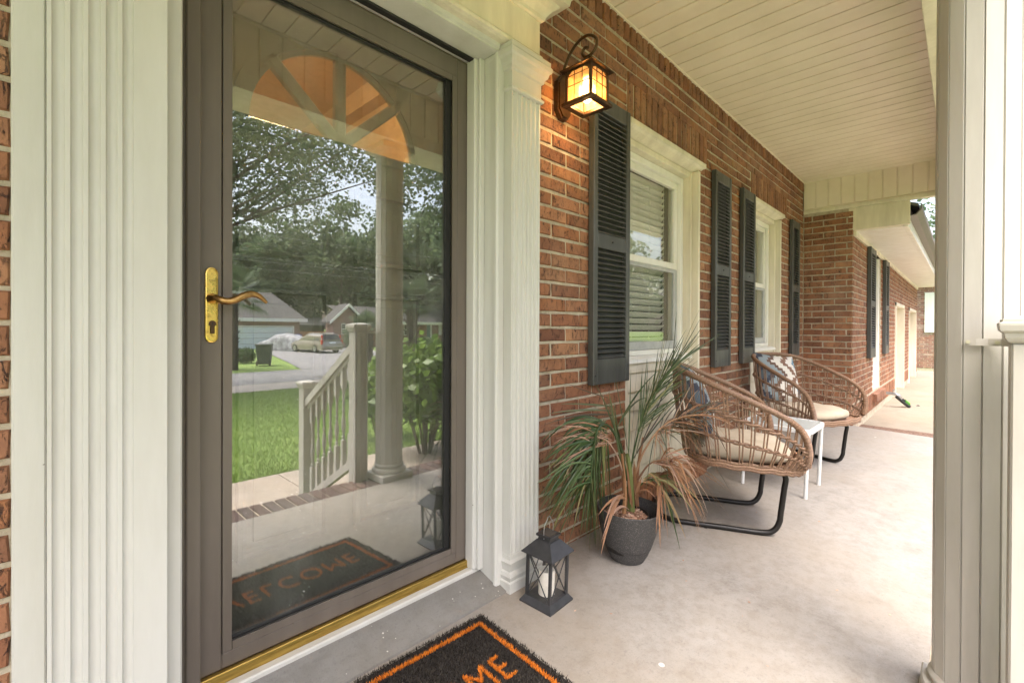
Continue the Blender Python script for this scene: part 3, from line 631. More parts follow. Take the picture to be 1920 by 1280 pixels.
# ---- windows in their bays, with blinds and lap siding below
lap_n = 6
for wi, (a, b_) in enumerate(BAY):
    Wn = bpy.data.objects.new('window', None); COL.objects.link(Wn); Wn.parent = H
    # cream boxing of the bay
    tr = MB(); tr.rbox(b_-.028, b_, -.012, .20, .13, 2.10, .003); tr.rbox(b_-.046, b_-.0285, .035, .20, .80, 2.10, .003); tr.rbox(a, a+.028, .0, .20, .13, 2.10, .003); tr.build('side_trim', 'cream', Wn)
    hd = MB(); hd.rbox(a-.01, b_+.055, -.03, .0, 2.128, 2.162, .004); hd.prism([(.0, 2.150), (-.022, 2.1275), (-.012, 2.118), (.03, 2.10), (.20, 2.09), (.20, 2.15)], 'x', a, b_+.03); hd.build('head_trim', 'cream', Wn)
    hd = MB(); hd.rbox(a+.0285, b_-.0465, .040, .20, 2.062, 2.0985, .004); hd.build('head_stop', 'cream', Wn)
    # vinyl frame, two sashes
    fx0, fx1, fz0, fz1 = a+.028, b_-.047, .862, 2.061; yf = .088
    fr = MB(); fr.rbox(fx0, fx0+.042, yf, yf+.09, fz0, fz1, .003); fr.rbox(fx1-.042, fx1, yf, yf+.09, fz0, fz1, .003); fr.rbox(fx0+.042, fx1-.042, yf, yf+.09, fz1-.042, fz1, .003); fr.rbox(fx0+.042, fx1-.042, yf, yf+.09, fz0, fz0+.03, .003)
    fr.rbox(fx1-.050, fx1-.0425, yf+.010, yf+.06, fz0+.031, fz1-.043, .002); fr.rbox(fx1-.058, fx1-.0505, yf+.022, yf+.07, fz0+.031, fz1-.043, .002); fr.build('window_frame', 'vinyl', Wn)
    mid = 1.428; xs0, xs1 = fx0+.0425, fx1-.0585
    up = MB(); up.rbox(xs0, xs1, yf+.022, yf+.05, mid, mid+.042, .003); up.rbox(xs0, xs1, yf+.022, yf+.05, fz1-.085, fz1-.0425, .003); up.rbox(xs0, xs0+.03, yf+.022, yf+.05, mid+.042, fz1-.085, .003); up.rbox(xs1-.028, xs1, yf+.022, yf+.05, mid+.042, fz1-.085, .003); up.build('upper_sash', 'vinyl', Wn)
    lo = MB(); lo.rbox(xs0, xs1, yf+.016, yf+.034, fz0+.031, fz0+.082, .003, 0); lo.rbox(xs1-.042, xs1, yf+.016, yf+.034, fz0+.082, mid-.001, .003); lo.rbox(xs0, xs0+.04, yf+.016, yf+.034, fz0+.082, mid-.001, .003); lo.rbox(xs0+.04, xs1-.042, yf+.016, yf+.034, mid-.026, mid-.001, .003); lo.build('lower_sash', 'screen_frame', Wn)
    MB().box(xs0+.028, xs1-.026, yf+.036, yf+.040, mid+.04, fz1-.083).build('pane', 'window_glass', Wn)
    MB().box(xs0+.038, xs1-.040, yf+.026, yf+.030, fz0+.08, mid-.024).build('pane', 'window_glass', Wn)
    # blind
    sm = MB(); wS = xs1-.02-(xs0+.02); Mx = Matrix.Rotation(rad(-46), 4, 'X'); sm.rbox(-wS/2, wS/2, -.023, .023, -.0013, .0013, .0006, M=Mx); sme = mesh_of('blind_slat', sm.v, sm.f, 'vinyl')
    z = fz1-.075
    while z > fz0+.06:
        link_mesh('blind_slat', sme, Wn, ((xs0+xs1)/2, .205, z)); z -= .0415
    for u in (.06, .37, .68, .95): MB().box(xs0+.02+wS*u-.001, xs0+.02+wS*u+.001, .177, .179, fz0+.04, fz1-.05).build('blind_cord', 'vinyl', Wn)
    # sill and siding
    si = MB(); si.prism([(.15, .861), (.060, .861), (.030, .846), (.026, .826), (.040, .820), (.15, .820)], 'x', a+.0285, b_-.0285); si.build('window_sill', 'vinyl', Wn)
    si = MB(); si.prism([(.15, .8195), (.050, .8195), (.046, .770), (.15, .770)], 'x', a+.0285, b_-.0285); si.build('apron', 'cream', Wn)
    z0, z1 = .115, .7695; h_ = (z1-z0)/lap_n
    for k in range(lap_n):
        zz = z0+k*h_; q = MB(); q.prism([(.10, zz+.012), (.050, zz+.006), (.044, zz), (.040, zz+.004), (.070, zz+h_+.010), (.10, zz+h_+.010)], 'x', a+.0288, b_-.0288); q.build('siding_board', 'cream', Wn)
    # rowlock ledge: bricks on edge at the foot of the panel
    LD = MB().box(a, b_+.10, .0, .16, .0, .095).build('brick_ledge', 'mortar', H); n = round((b_+.12-a)/.0672)
    for k in range(n):
        r = random.Random(k*7+wi); xx = a+(k+.5)*(b_+.12-a)/n; hw = .0287; j = lambda: r.uniform(-.003, .003)
        yb = .13; pf = [(-.022+j(), .002), (yb, .002), (yb, .128), (-.018+j(), .103+j()*.6), (-.024+j(), .097)]
        q = MB(); q.prism([(p[0], p[1]) for p in pf], 'x', xx-hw, xx+hw); q.build('brick', 'brick', LD)

# ---- louvred shutters
def shutter(x0, x1, z0=.748, z1=2.165):
    Sh = bpy.data.objects.new('shutter', None); COL.objects.link(Sh); Sh.parent = H; yb, yf = -.006, -.040; sw = .036
    f = MB(); f.rbox(x0, x0+sw, yf, yb, z0, z1, .003); f.build('stile', 'shutter', Sh); f = MB(); f.rbox(x1-sw, x1, yf, yb, z0, z1, .003); f.build('stile', 'shutter', Sh)
    rails = ((z0, z0+.125), (1.418, 1.492), (z1-.078, z1))
    for c, d in rails: f = MB(); f.rbox(x0+sw, x1-sw, yf+.0025, yb, c, d, .003); f.build('rail', 'shutter', Sh)
    f = MB(); f.box(x0+sw, x1-sw, yb-.004, yb+.0005, z0+.125, z1-.078); f.build('back_panel', 'shutter', Sh)
    lm = MB(); w_ = (x1-x0-2*sw)/2-.0005; lm.prism([(-.0135, -.011), (-.0155, -.0085), (.010, .0125), (.012, .010)], 'x', -w_, w_); me = mesh_of('louver', lm.v, lm.f, 'shutter')
    for c, d in ((z0+.125, 1.418), (1.492, z1-.078)):
        n = round((d-c)/.0262)
        for k in range(n): link_mesh('louver', me, Sh, ((x0+x1)/2, -.0225, c+(k+.5)*(d-c)/n))
    for zz in (z0+.045, 1.458, z1-.04):
        xx = (x0+sw*.5) if zz != 1.458 else (x0+x1)/2; MB().tube([(xx, yf+.003, zz), (xx, yf-.0022, zz)], .004, 8).build('screw', 'black_rubber', Sh)
    return Sh
for x0, x1 in ((1.885, 2.222), (3.41, 3.725), (3.995, 4.295), (5.49, 5.785)): shutter(x0, x1)

# ---- porch ceiling of boards across the porch, with its edge mouldings
PC = MB().box(-3.2, 6.30, -1.30, .20, 2.684, 2.73).build('porch_ceiling', 'ceiling', H)
pm = MB(); pw = .1215; pm.prism([(-pw/2+.0095, 2.670), (-pw/2+.0080, 2.679), (-pw/2+.0005, 2.681), (-pw/2+.0005, 2.6838), (pw/2, 2.6838), (pw/2, 2.679), (pw/2-.0015, 2.670)], 'y', -1.19, -.002); pme = mesh_of('ceiling_board', pm.v, pm.f, 'ceiling')
x = 2.633-pw*44
while x < 6.05:
    if x > -2.9: link_mesh('ceiling_board', pme, PC, (x, 0, 0))
    x += pw
MB().prism([(.004, 2.664), (-.016, 2.664), (-.018, 2.670), (-.004, 2.680), (.004, 2.68)], 'x', -2.9, 6.09).build('wall_moulding', 'ceiling', PC)
# front beam: board fascia inside, plain face board below, underside
FB = MB().box(-3.2, 6.95, -1.48, -1.235, 2.30, 2.73).build('porch_beam', 'ceiling', H)
bm_ = MB(); bm_.prism([(-pw/2+.010, -1.2135), (-pw/2+.008, -1.223), (-pw/2+.001, -1.225), (-pw/2+.001, -1.2345), (pw/2, -1.2345), (pw/2, -1.222), (pw/2-.002, -1.2135)], 'z', 2.372, 2.662); bme = mesh_of('fascia_board', bm_.v, bm_.f, 'ceiling')
x = 2.633-pw*44
while x < 6.05:
    if x > -1.0: link_mesh('fascia_board', bme, FB, (x, 0, 0))
    x += pw
MB().rbox(-3.2, 6.06, -1.235, -1.196, 2.6625, 2.684, .003).build('cornice_strip', 'cream', FB)
MB().rbox(-3.2, 6.06, -1.235, -1.192, 2.300, 2.371, .003).build('face_board', 'cream', FB); MB().rbox(-3.2, 6.06, -1.50, -1.19, 2.285, 2.2995, .003).build('soffit_board', 'cream', FB)
# end fascia over the porch's far end
EF = MB().box(6.101, 6.16, -1.235, -.001, 2.36, 2.684).build('end_fascia', 'ceiling', H)
em = MB(); em.prism([(-.052, 6.090), (-.058, 6.0975), (-.058, 6.1008), (.058, 6.1008), (.058, 6.096), (.054, 6.0895)][::-1], 'z', 2.375, 2.668) if False else None
em = MB(); em.prism([(6.087, -.048), (6.0965, -.050), (6.0975, -.058), (6.1008, -.058), (6.1008, .058), (6.0965, .058), (6.087, .056)], 'z', 2.375, 2.668); eme = mesh_of('fascia_board', em.v, em.f, 'ceiling')
y = -.066
while y > -1.17: link_mesh('fascia_board', eme, EF, (0, y, 0)); y -= .117
MB().rbox(6.085, 6.16, -1.235, -.002, 2.322, 2.3605, .004).build('face_board', 'cream', EF)
MB().rbox(6.083, 6.1, -1.2, -.02, 2.6685, 2.682, .002).build('ceiling_moulding', 'ceiling', EF)

# ---- the wing: eave, window, garage openings
EV = MB().box(6.17, 15.4, -.90, WY+.2, 2.085, 2.12).build('wing_eave', 'ceiling', H)
sb = MB(); sb.prism([(-.145, 2.078), (-.15, 2.084), (.15, 2.084), (.15, 2.081), (.147, 2.077)], 'y', -.868, WY-.018); sbe = mesh_of('soffit_board', sb.v, sb.f, 'vinyl')
x = 6.34
while x < 15.2: link_mesh('soffit_board', sbe, EV, (x, 0, 0)); x += .30
MB().rbox(6.17, 15.4, WY-.018, WY+.10, 2.03, 2.084, .003).build('frieze_board', 'cream', EV); MB().rbox(6.165, 15.4, -.905, -.868, 2.07, 2.30, .004).build('fascia', 'vinyl', EV)
MB().box(6.105, 6.168, -.92, -.42, 2.085, 2.32).build('eave_return', 'cream', EV)
gt = MB(); gt.prism([(-.905, 2.17), (-.965, 2.18), (-1.005, 2.23), (-1.005, 2.285), (-.998, 2.285), (-.995, 2.235), (-.96, 2.188), (-.905, 2.178)], 'x', 6.175, 15.5); gt.build('gutter', 'gutter', EV)
rf = MB(); rf.prism([(-.98, 2.29), (4.5, 4.3), (10, 2.3), (10, 2.24), (4.5, 4.2), (-.98, 2.262)], 'x', 6.165, 15.8); rf.prism([(-1.55, 2.74), (4.5, 5.2), (10, 2.74)], 'x', -6, 6.16); rf.build('roof', 'roof_shingle', H)
hb = MB(); hb.box(-4.0, 6.3, 3.9, 4.0, -.5, 2.74); hb.box(-4.05, -4.0, .2, 4, -.5, 2.74); hb.box(15.35, 15.4, WY+.2, 4.0, -.5, 2.1); hb.box(6.3, 15.4, 3.9, 4.0, -.5, 2.1); hb.build('rear_wall', 'far_brick', H)
ww = bpy.data.objects.new('wing_window', None); COL.objects.link(ww); ww.parent = H
m = MB(); m.rbox(WIN_W[0], WIN_W[0]+.05, WY+.05, WY+.18, WIN_W[2], WIN_W[3], .003); m.rbox(WIN_W[1]-.06, WIN_W[1], WY+.02, WY+.18, WIN_W[2], WIN_W[3], .003); m.rbox(WIN_W[0]+.05, WIN_W[1]-.06, WY+.05, WY+.18, WIN_W[3]-.05, WIN_W[3], .003); m.rbox(WIN_W[0]+.05, WIN_W[1]-.06, WY+.05, WY+.18, WIN_W[2], WIN_W[2]+.05, .003); m.build('window_frame', 'vinyl', ww)
for k in range(4):
    zz = .30+k*.43; m = MB(); m.rbox(WIN_W[0]+.052, WIN_W[1]-.062, WY+.06, WY+.085, zz+.40, zz+.425, .003); m.build('muntin', 'vinyl', ww)
MB().box(WIN_W[0]+.05, WIN_W[1]-.06, WY+.10, WY+.104, WIN_W[2]+.05, WIN_W[3]-.05).build('pane', 'far_glass', ww)
MB().prism([(WY+.18, .10), (WY-.055, .10), (WY-.055, .195), (WY+.18, .228)], 'x', 7.55, 8.52).build('brick_sill', 'brick', ww)
def wing_shutter(x0, x1):
    z0, z1 = .68, 2.03; Sh = bpy.data.objects.new('shutter', None); COL.objects.link(Sh); Sh.parent = H
    f = MB(); f.rbox(x0, x0+.05, WY-.045, WY-.004, z0, z1, .003); f.rbox(x1-.05, x1, WY-.045, WY-.004, z0, z1, .003)
    for c, d in ((z0, z0+.12), (1.31, 1.38), (z1-.07, z1)): f.rbox(x0+.05, x1-.05, WY-.042, WY-.004, c, d, .003)
    f.build('shutter_frame', 'shutter', Sh); f = MB(); z = z0+.14
    while z < z1-.08: f.prism([(WY-.040, z-.012), (WY-.043, z-.009), (WY-.010, z+.012), (WY-.008, z+.009)], 'x', x0+.05, x1-.05); z += .03
    f.build('louvers', 'shutter', Sh)['kind'] = 'stuff'
wing_shutter(7.06, 7.50); wing_shutter(8.55, 8.95)
for a, b_, c, d in GAR:
    Gd = bpy.data.objects.new('garage_doorway', None); COL.objects.link(Gd); Gd.parent = H
    m = MB(); m.rbox(b_-.05, b_, WY-.02, WY+.6, -.5, d, .004); m.rbox(a, a+.05, WY-.02, WY+.6, -.5, d, .004); m.rbox(a, b_, WY-.02, WY+.6, d-.06, d, .004); m.build('door_frame', 'cream', Gd)
    for k in range(4): MB().rbox(a+.05, b_-.05, WY+.25, WY+.29, -.3+k*.43, .12+k*.43, .006).build('door_panel', 'cream', Gd)
MB().box(9.0, 15.4, WY+.55, WY+.65, -.6, 2.1).build('garage_back', 'cream', H)

# ================================================================== PORCH COLUMN AND STAIR RAILING
CXY = (1.772, -1.352)
PCo = thing('porch_column', 'tall cream round column of vertical staves at the porch edge', 'column', (*CXY, zf(-1.352)))
m = MB(); ns, R = 16, .094; v = []; pts = []
for k in range(ns):
    q0, q1 = 2*math.pi*(k+.06)/ns, 2*math.pi*(k+.94)/ns
    for q in (q0, q1): pts.append((R*math.cos(q), R*math.sin(q)))
    q2 = 2*math.pi*(k+1)/ns; pts.append(((R-.0055)*math.cos(q2), (R-.0055)*math.sin(q2)))
m.prism(pts, 'z', .11, 2.23); m.build('shaft', 'column_paint', PCo)
MB().lathe([(.100, .047), (.113, .050), (.1175, .062), (.113, .075), (.100, .079), (.0955, .083), (.0975, .089), (.102, .093), (.1025, .100), (.098, .106), (.094, .11)], 40).build('base_torus', 'column_paint', PCo, True)
MB().rbox(-.120, .120, -.120, .120, 0, .047, .004).build('plinth', 'column_paint', PCo)
MB().lathe([(.094, 2.23), (.10, 2.235), (.10, 2.245), (.096, 2.25), (.108, 2.265), (.112, 2.275)], 40).build('capital', 'column_paint', PCo, True); MB().rbox(-.125, .125, -.125, .125, 2.275, 2.3145, .004).build('abacus', 'column_paint', PCo)

NW = (1.585, -1.442)
RLt = thing('stair_railing', 'cream stair railing with capped newel posts and turned balusters', 'railing', (0, 0, 0))
def newel(x, y, zb, zt, name='newel_post'):
    MB().rbox(x-.047, x+.047, y-.047, y+.047, zb, zt-.058, .004).build(name, 'column_paint', RLt)
    c = MB(); v = []; rings = [(.047, zt-.058), (.052, zt-.054), (.056, zt-.046), (.0575, zt-.036), (.064, zt-.030), (.066, zt-.018), (.066, zt-.012), (.061, zt-.010), (.061, zt-.004), (.02, zt+.006)]
    for r_, z in rings: v += [(x-r_, y-r_, z), (x+r_, y-r_, z), (x+r_, y+r_, z), (x-r_, y+r_, z)]
    f = []
    for i in range(len(rings)-1):
        for k in range(4): f.append((4*i+k, 4*i+(k+1) % 4, 4*i+4+(k+1) % 4, 4*i+4+k))
    f.append(tuple(4*(len(rings)-1)+k for k in range(4))); c.add(v, f); c.build('post_cap', 'column_paint', RLt)
newel(*NW, -.10, 1.05); LN = (NW[0], NW[1]-.86); newel(*LN, -.452, .585)
ya, yb_ = NW[1]-.047, LN[1]+.047
def rail(za, zb2, hw, hh, name):
    m = MB(); P = [(ya, za), (yb_, zb2)]
    m.add([(NW[0]+s1*hw, P[i][0], P[i][1]+s2*hh) for i in (0, 1) for s1, s2 in ((-1, -1), (1, -1), (1, 1), (-1, 1))], [(0, 1, 5, 4), (1, 2, 6, 5), (2, 3, 7, 6), (3, 0, 4, 7), (3, 2, 1, 0), (4, 5, 6, 7)]); m.build(name, 'column_paint', RLt)
rail(.885, .415, .036, .030, 'handrail'); rail(.845, .375, .018, .020, 'rail_fillet'); rail(.085, -.36, .022, .030, 'bottom_rail')
for k in range(7):
    u = (k+.6)/7.2; y = ya+(yb_-ya)*u; zb2 = .11-.445*u; zt = .828-.47*u; m = MB(); sq = .016; h_ = zt-zb2
    m.box(NW[0]-sq, NW[0]+sq, y-sq, y+sq, zb2, zb2+.20); m.box(NW[0]-sq, NW[0]+sq, y-sq, y+sq, zt-.14, zt+.01)
    m.lathe([(.016, zb2+.20), (.008, zb2+.207), (.014, zb2+.222), (.007, zb2+.235), (.0155, zb2+.29), (.016, zb2+.33), (.008, zb2+.40), (.013, zb2+.415), (.008, zb2+.43), (.0105, zt-.17), (.016, zt-.14)], 10, (NW[0], y, 0)); m.build('baluster', 'column_paint', RLt)
# strap that ties the newel to the column
pA, pB = on_x(1821, 641, 1.69), on_x(1880, 644, 1.66)
d = np.array([NW[0]-CXY[0], NW[1]-CXY[1]]); d /= np.linalg.norm(d)
SX = [(CXY[0]-.0965*math.cos(t_), CXY[1]-.0965*math.sin(t_)) for t_ in (rad(-40), rad(-15), rad(12), rad(35))]
m = MB(); pth = [(1.6800, -1.318), (1.6755, -1.340), (1.6755, -1.362), (1.672, -1.385), (1.6335, -1.412)]
v = []
for x, y in pth: v += [(x-.003, y, .982), (x-.003, y, 1.0), (x-.0005, y+.0005, .982), (x-.0005, y+.0005, 1.0)]
f = []
for i in range(len(pth)-1): o = 4*i; f += [(o, o+4, o+5, o+1), (o+2, o+3, o+7, o+6), (o+1, o+5, o+7, o+3), (o, o+2, o+6, o+4)]
m.add(v, f); m.build('tie_strap', 'column_paint', RLt)
for x, y in ((1.6785, -1.326), (1.672, -1.378)): MB().tube([(x, y, .991), (x-.006, y, .991)], .0045, 10).build('strap_screw', 'screw', RLt)

# ================================================================== THINGS ON THE PORCH
# ---- wall lantern
LX, LY, LB, LT = 1.650, -.160, 1.965, 2.112
WL = thing('wall_lantern', 'lit bronze wall lantern with amber panes on the brick wall above the shutter', 'lamp', (1.665, 0, 2.07))
WO = Vector((1.665, 0, 2.07))
def wl(m): m.v = [tuple(Vector(p)-WO) for p in m.v]; return m
m = MB(); c = (1.672, 2.055); w2, h2 = .048, .098; pts = [(c[0]-w2, c[1]-h2+.035), (c[0]-w2+.03, c[1]-h2), (c[0]+w2-.03, c[1]-h2), (c[0]+w2, c[1]-h2+.035), (c[0]+w2, c[1]+h2-.035), (c[0]+w2-.03, c[1]+h2), (c[0]-w2+.03, c[1]+h2), (c[0]-w2, c[1]+h2-.035)]
m.prism(pts, 'y', -.022, -.001); m.prism([(c[0]+(a-c[0])*.8, c[1]+(b_-c[1])*.88) for a, b_ in pts], 'y', -.028, -.0221); wl(m).build('back_plate', 'bronze', WL)
hs = .060
m = MB()
for sx in (-1, 1):
    for sy in (-1, 1): m.rbox(LX+sx*hs-.006, LX+sx*hs+.006, LY+sy*hs-.006, LY+sy*hs+.006, LB, LT+.01, .0015)
for sx in (-1, 1):
    m.rbox(LX+sx*(hs+.004)-.014, LX+sx*(hs+.004)+.014, LY-hs-.018, LY+hs+.018, LB-.004, LB+.010, .002); m.rbox(LX-hs+.010, LX+hs-.010, LY+sx*(hs+.004)-.014, LY+sx*(hs+.004)+.014, LB-.0038, LB+.0098, .002)
    m.rbox(LX+sx*hs-.005, LX+sx*hs+.005, LY-hs+.006, LY+hs-.006, LT-.012, LT+.01, .001); m.rbox(LX-hs+.006, LX+hs-.006, LY+sx*hs-.005, LY+sx*hs+.005, LT-.012, LT+.01, .001)
    for sy in (-1, 1):                                   # arched corner fillets
        m.prism([(LX+sx*(hs-.006), LT-.011), (LX+sx*(hs-.006), LT-.036), (LX+sx*(hs-.014), LT-.020), (LX+sx*(hs-.032), LT-.011)], 'y', LY+sy*hs-.0035, LY+sy*hs+.0035)
        m.prism([(LY+sx*(hs-.006), LT-.011), (LY+sx*(hs-.006), LT-.036), (LY+sx*(hs-.014), LT-.020), (LY+sx*(hs-.032), LT-.011)], 'x', LX+sy*hs-.0035, LX+sy*hs+.0035)
wl(m).build('lantern_frame', 'bronze', WL)
m = MB(); e_ = .083; rings = [(e_, LT-.004), (e_, LT), (.060, LT+.012), (.034, LT+.030), (.014, LT+.050), (.010, LT+.058)]; v = []
for r_, z in rings: v += [(LX-r_, LY-r_, z), (LX+r_, LY-r_, z), (LX+r_, LY+r_, z), (LX-r_, LY+r_, z)]
f = [(4*i+k, 4*i+(k+1) % 4, 4*i+4+(k+1) % 4, 4*i+4+k) for i in range(len(rings)-1) for k in range(4)]+[(3, 2, 1, 0), tuple(20+k for k in range(4))]
m.add(v, f); wl(m).build('lantern_roof', 'bronze', WL)
for nx, ny in ((-1, 0), (1, 0), (0, -1), (0, 1)):
    cx, cy = LX+nx*hs, LY+ny*hs; a = hs-.006; t_ = .0012
    m = MB(); m.box(cx-(t_ if nx else a), cx+(t_ if nx else a), cy-(t_ if ny else a), cy+(t_ if ny else a), LB+.010, LT-.012); wl(m).build('amber_pane', 'amber_glass', WL)
    m = MB(); o_ = .003*(nx+ny)
    for u in (-.02, .02):
        if nx: m.box(cx+o_-.0016, cx+o_+.0016, cy+u-.0013, cy+u+.0013, LB+.01, LT-.012)
        else: m.box(cx+u-.0013, cx+u+.0013, cy+o_-.0016, cy+o_+.0016, LB+.01, LT-.012)
    for z in (LB+.075, LT-.030):
        if nx: m.box(cx+o_-.0014, cx+o_+.0014, cy-a, cy+a, z, z+.0026)
        else: m.box(cx-a, cx+a, cy+o_-.0014, cy+o_+.0014, z, z+.0026)
    wl(m).build('glazing_bar', 'bronze', WL)
arm = [(1.668, -.012, 2.13), (1.667, -.020, 2.17), (1.662, -.055, 2.225), (1.655, -.11, 2.262), (1.651, -.165, 2.265), (1.65, -.205, 2.235), (1.65, -.205, 2.200), (1.65, -.180, 2.178), (1.65, -.150, 2.178), (1.65, -.135, 2.200), (1.65, -.148, 2.218), (1.65, -.165, 2.213)]
m = MB(); m.tube(spline(arm, 60), .0065, 8); m.tube([(LX, LY-.02, 2.158), (LX, LY-.02, 2.180)], .005, 8); m.rbox(1.660, 1.680, -.09, -.028, 2.02, 2.034, .003); wl(m).build('scroll_arm', 'bronze', WL, 50)
m = MB(); m.lathe([(.012, LB+.02), (.024, LB+.035), (.031, LB+.058), (.026, LB+.082), (.014, LB+.10), (.012, LB+.118)], 20, (LX, LY, 0)); wl(m).build('bulb', 'bulb_glow', WL, True)
m = MB(); m.lathe([(.014, LB+.1185), (.014, LT+.02)], 14, (LX, LY, 0)); wl(m).build('bulb_socket', 'bronze', WL)
pl_ = bpy.data.lights.new('wall_lantern_light', 'POINT'); pl_.energy = 1.1; pl_.color = (1.0, .58, .24); pl_.shadow_soft_size = .03
plo = bpy.data.objects.new('wall_lantern_light', pl_); COL.objects.link(plo); plo.location = (LX, LY, LB+.018)

# ---- floor lantern with candle
LO = Vector((1.341, -.205, 0)); LRZ = rad(3)
FLn = thing('floor_lantern', 'dark grey metal candle lantern with crossed bars standing by the door pilaster', 'lantern', LO, LRZ); seat(FLn, LO[0], LO[1], LRZ); FLn.scale = (.96, .96, .97)
b0 = .074; m = MB(); rings = [(b0, 0), (b0, .006), (.060, .026), (.056, .027)]; v = []
def ringmesh(rings):
    m = MB(); v = []
    for r_, z in rings: v += [(-r_, -r_, z), (r_, -r_, z), (r_, r_, z), (-r_, r_, z)]
    m.add(v, [(4*i+k, 4*i+(k+1) % 4, 4*i+4+(k+1) % 4, 4*i+4+k) for i in range(len(rings)-1) for k in range(4)]+[(3, 2, 1, 0), tuple(4*(len(rings)-1)+k for k in range(4))]); return m
ringmesh(rings).build('lantern_base', 'dark_metal', FLn)
ht = .190
for sx in (-1, 1):
    for sy in (-1, 1): MB().rbox(sx*.054-.0055, sx*.054+.0055, sy*.054-.0055, sy*.054+.0055, .0255, ht, .001).build('corner_post', 'dark_metal', FLn)
for k in range(4):
    Mx = Matrix.Rotation(k*math.pi/2, 4, 'Z'); m = MB()
    for s1 in (-1, 1): m.tube([Mx @ Vector((-.049*s1, -.0555+.0012*s1, .030)), Mx @ Vector((.049*s1, -.0555+.0012*s1, ht-.004))], .0024, 6)
    m.build('cross_bar', 'dark_metal', FLn); m = MB(); m.box(-.049, .049, -.0525, -.0512, .0265, ht, M=Mx); m.build('glass_pane', 'clear_glass', FLn)
ringmesh([(.055, ht), (.073, ht+.0005), (.0735, ht+.004), (.033, ht+.048), (.028, ht+.050), (.027, ht+.062), (.034, ht+.063), (.034, ht+.071), (.027, ht+.071)]).build('lantern_roof', 'dark_metal', FLn)
ringmesh([(.0265, ht+.0712), (.0265, ht+.0722)]).build('top_inset', 'soil_dark', FLn)
m = MB(); m.tube(spline([(-.028, .0, ht+.055), (-.030, .0, ht+.085), (-.026, 0, ht+.108), (-.012, 0, ht+.124), (-.006, 0, ht+.134), (.006, 0, ht+.134), (.012, 0, ht+.124), (.026, 0, ht+.108), (.030, 0, ht+.085), (.028, 0, ht+.055)], 40), .0016, 6); m.build('wire_handle', 'steel', FLn, True)
Cn = thing('candle', 'white pillar candle inside the floor lantern', 'candle', (LO[0], LO[1], .0275)); seat(Cn, LO[0], LO[1], 0, .0272)
MB().lathe([(.030, 0), (.030, .085), (.027, .089), (.016, .084), (.004, .081)], 28).build('wax', 'candle', Cn, 45); MB().tube([(0, 0, .081), (.001, 0, .094)], .0013, 6).build('wick', 'black_rubber', Cn)

# ---- doormat
MRZ = rad(-2.6); MO = Vector((.7130, -.322, 0)); MW, MD = .372, .223
DM = thing('doormat', 'black coir doormat with orange border and the word WELCOME before the door', 'doormat', MO, MRZ); seat(DM, MO[0], MO[1], MRZ)
MB().rbox(-MW, MW, -MD, MD, .001, .011, .002).build('mat_base', 'coir', DM)
fc = bpy.data.curves.new('WELCOME', 'FONT'); fc.body = 'WELCOME'; fc.size = .128; fc.offset = -.0035; fc.align_x = 'CENTER'; fc.space_character = 1.10; fo = bpy.data.objects.new('WELCOME', fc); COL.objects.link(fo)
bpy.context.view_layer.update(); dg_ = bpy.context.evaluated_depsgraph_get(); tm = bpy.data.meshes.new_from_object(fo.evaluated_get(dg_)); bpy.data.objects.remove(fo)
tm.calc_loop_triangles(); TV = np.array([p.co[:2] for p in tm.vertices]); TT = np.array([q.vertices[:] for q in tm.loop_triangles]); TV = TV-[(TV[:, 0].max()+TV[:, 0].min())/2, (TV[:, 1].max()+TV[:, 1].min())/2]
TV[:, 0] *= .565/np.ptp(TV[:, 0]); TV[:, 1] *= .090/np.ptp(TV[:, 1]); TV += [-.003, -.008]
def tri_sample(V2, T, n):
    a, b_, c = V2[T[:, 0]], V2[T[:, 1]], V2[T[:, 2]]; ar = np.abs(np.cross(b_-a, c-a))/2; i = NR.choice(len(T), n, p=ar/ar.sum()); u = NR.rand(n, 2); fl_ = u.sum(1) > 1; u[fl_] = 1-u[fl_]
    return a[i]+(b_-a)[i]*u[:, :1]+(c-a)[i]*u[:, 1:]
def in_text(P):
    r_ = np.zeros(len(P), bool)
    for q in TT:
        a, b_, c = TV[q]; d1 = np.cross(b_-a, P-a); d2 = np.cross(c-b_, P-b_); d3 = np.cross(a-c, P-c); r_ |= ((d1 >= 0) & (d2 >= 0) & (d3 >= 0)) | ((d1 <= 0) & (d2 <= 0) & (d3 <= 0))
    return r_
def tufts(P, h, w):
    n = len(P); B3 = np.column_stack([P, np.full(n, .0105)]); d = NR.normal(size=(n, 3))*np.array([.45, .45, 0])+[0, 0, 1]; q = NR.rand(n)*6.28; s_ = np.column_stack([np.cos(q), np.sin(q), 0*q])*w*(.6+.8*NR.rand(n, 1)); T = B3+unit(d)*h*(.6+.7*NR.rand(n, 1))
    return np.stack([B3-s_, B3+s_, T], axis=1)
Pm = (NR.rand(34000, 2)*2-1)*[MW+.004, MD+.004]; bw = .0062; bx, by = MW-.037, MD-.037
def in_border(P): return ((np.abs(np.abs(P[:, 0])-bx) < bw) & (np.abs(P[:, 1]) < by+bw)) | ((np.abs(np.abs(P[:, 1])-by) < bw) & (np.abs(P[:, 0]) < bx+bw))
jit = Pm+NR.normal(size=Pm.shape)*.0012; om = in_text(jit) | in_border(jit)
quads('bristle_pile', 'coir_fibre', tufts(Pm[~om], .010, .0014), DM, 'stuff', nv=3)
bp = (NR.rand(160000, 2)*2-1)*[bx+bw, by+bw]; bp = bp[in_border(bp)][:6500]
quads('orange_border', 'coir_orange', tufts(bp, .0115, .0014), DM, 'stuff', nv=3)
tp = tri_sample(TV, TT, 6500); o = quads('lettering', 'coir_orange', tufts(tp, .0115, .0014), DM, 'stuff', nv=3); o['label'] = 'orange lettering WELCOME'

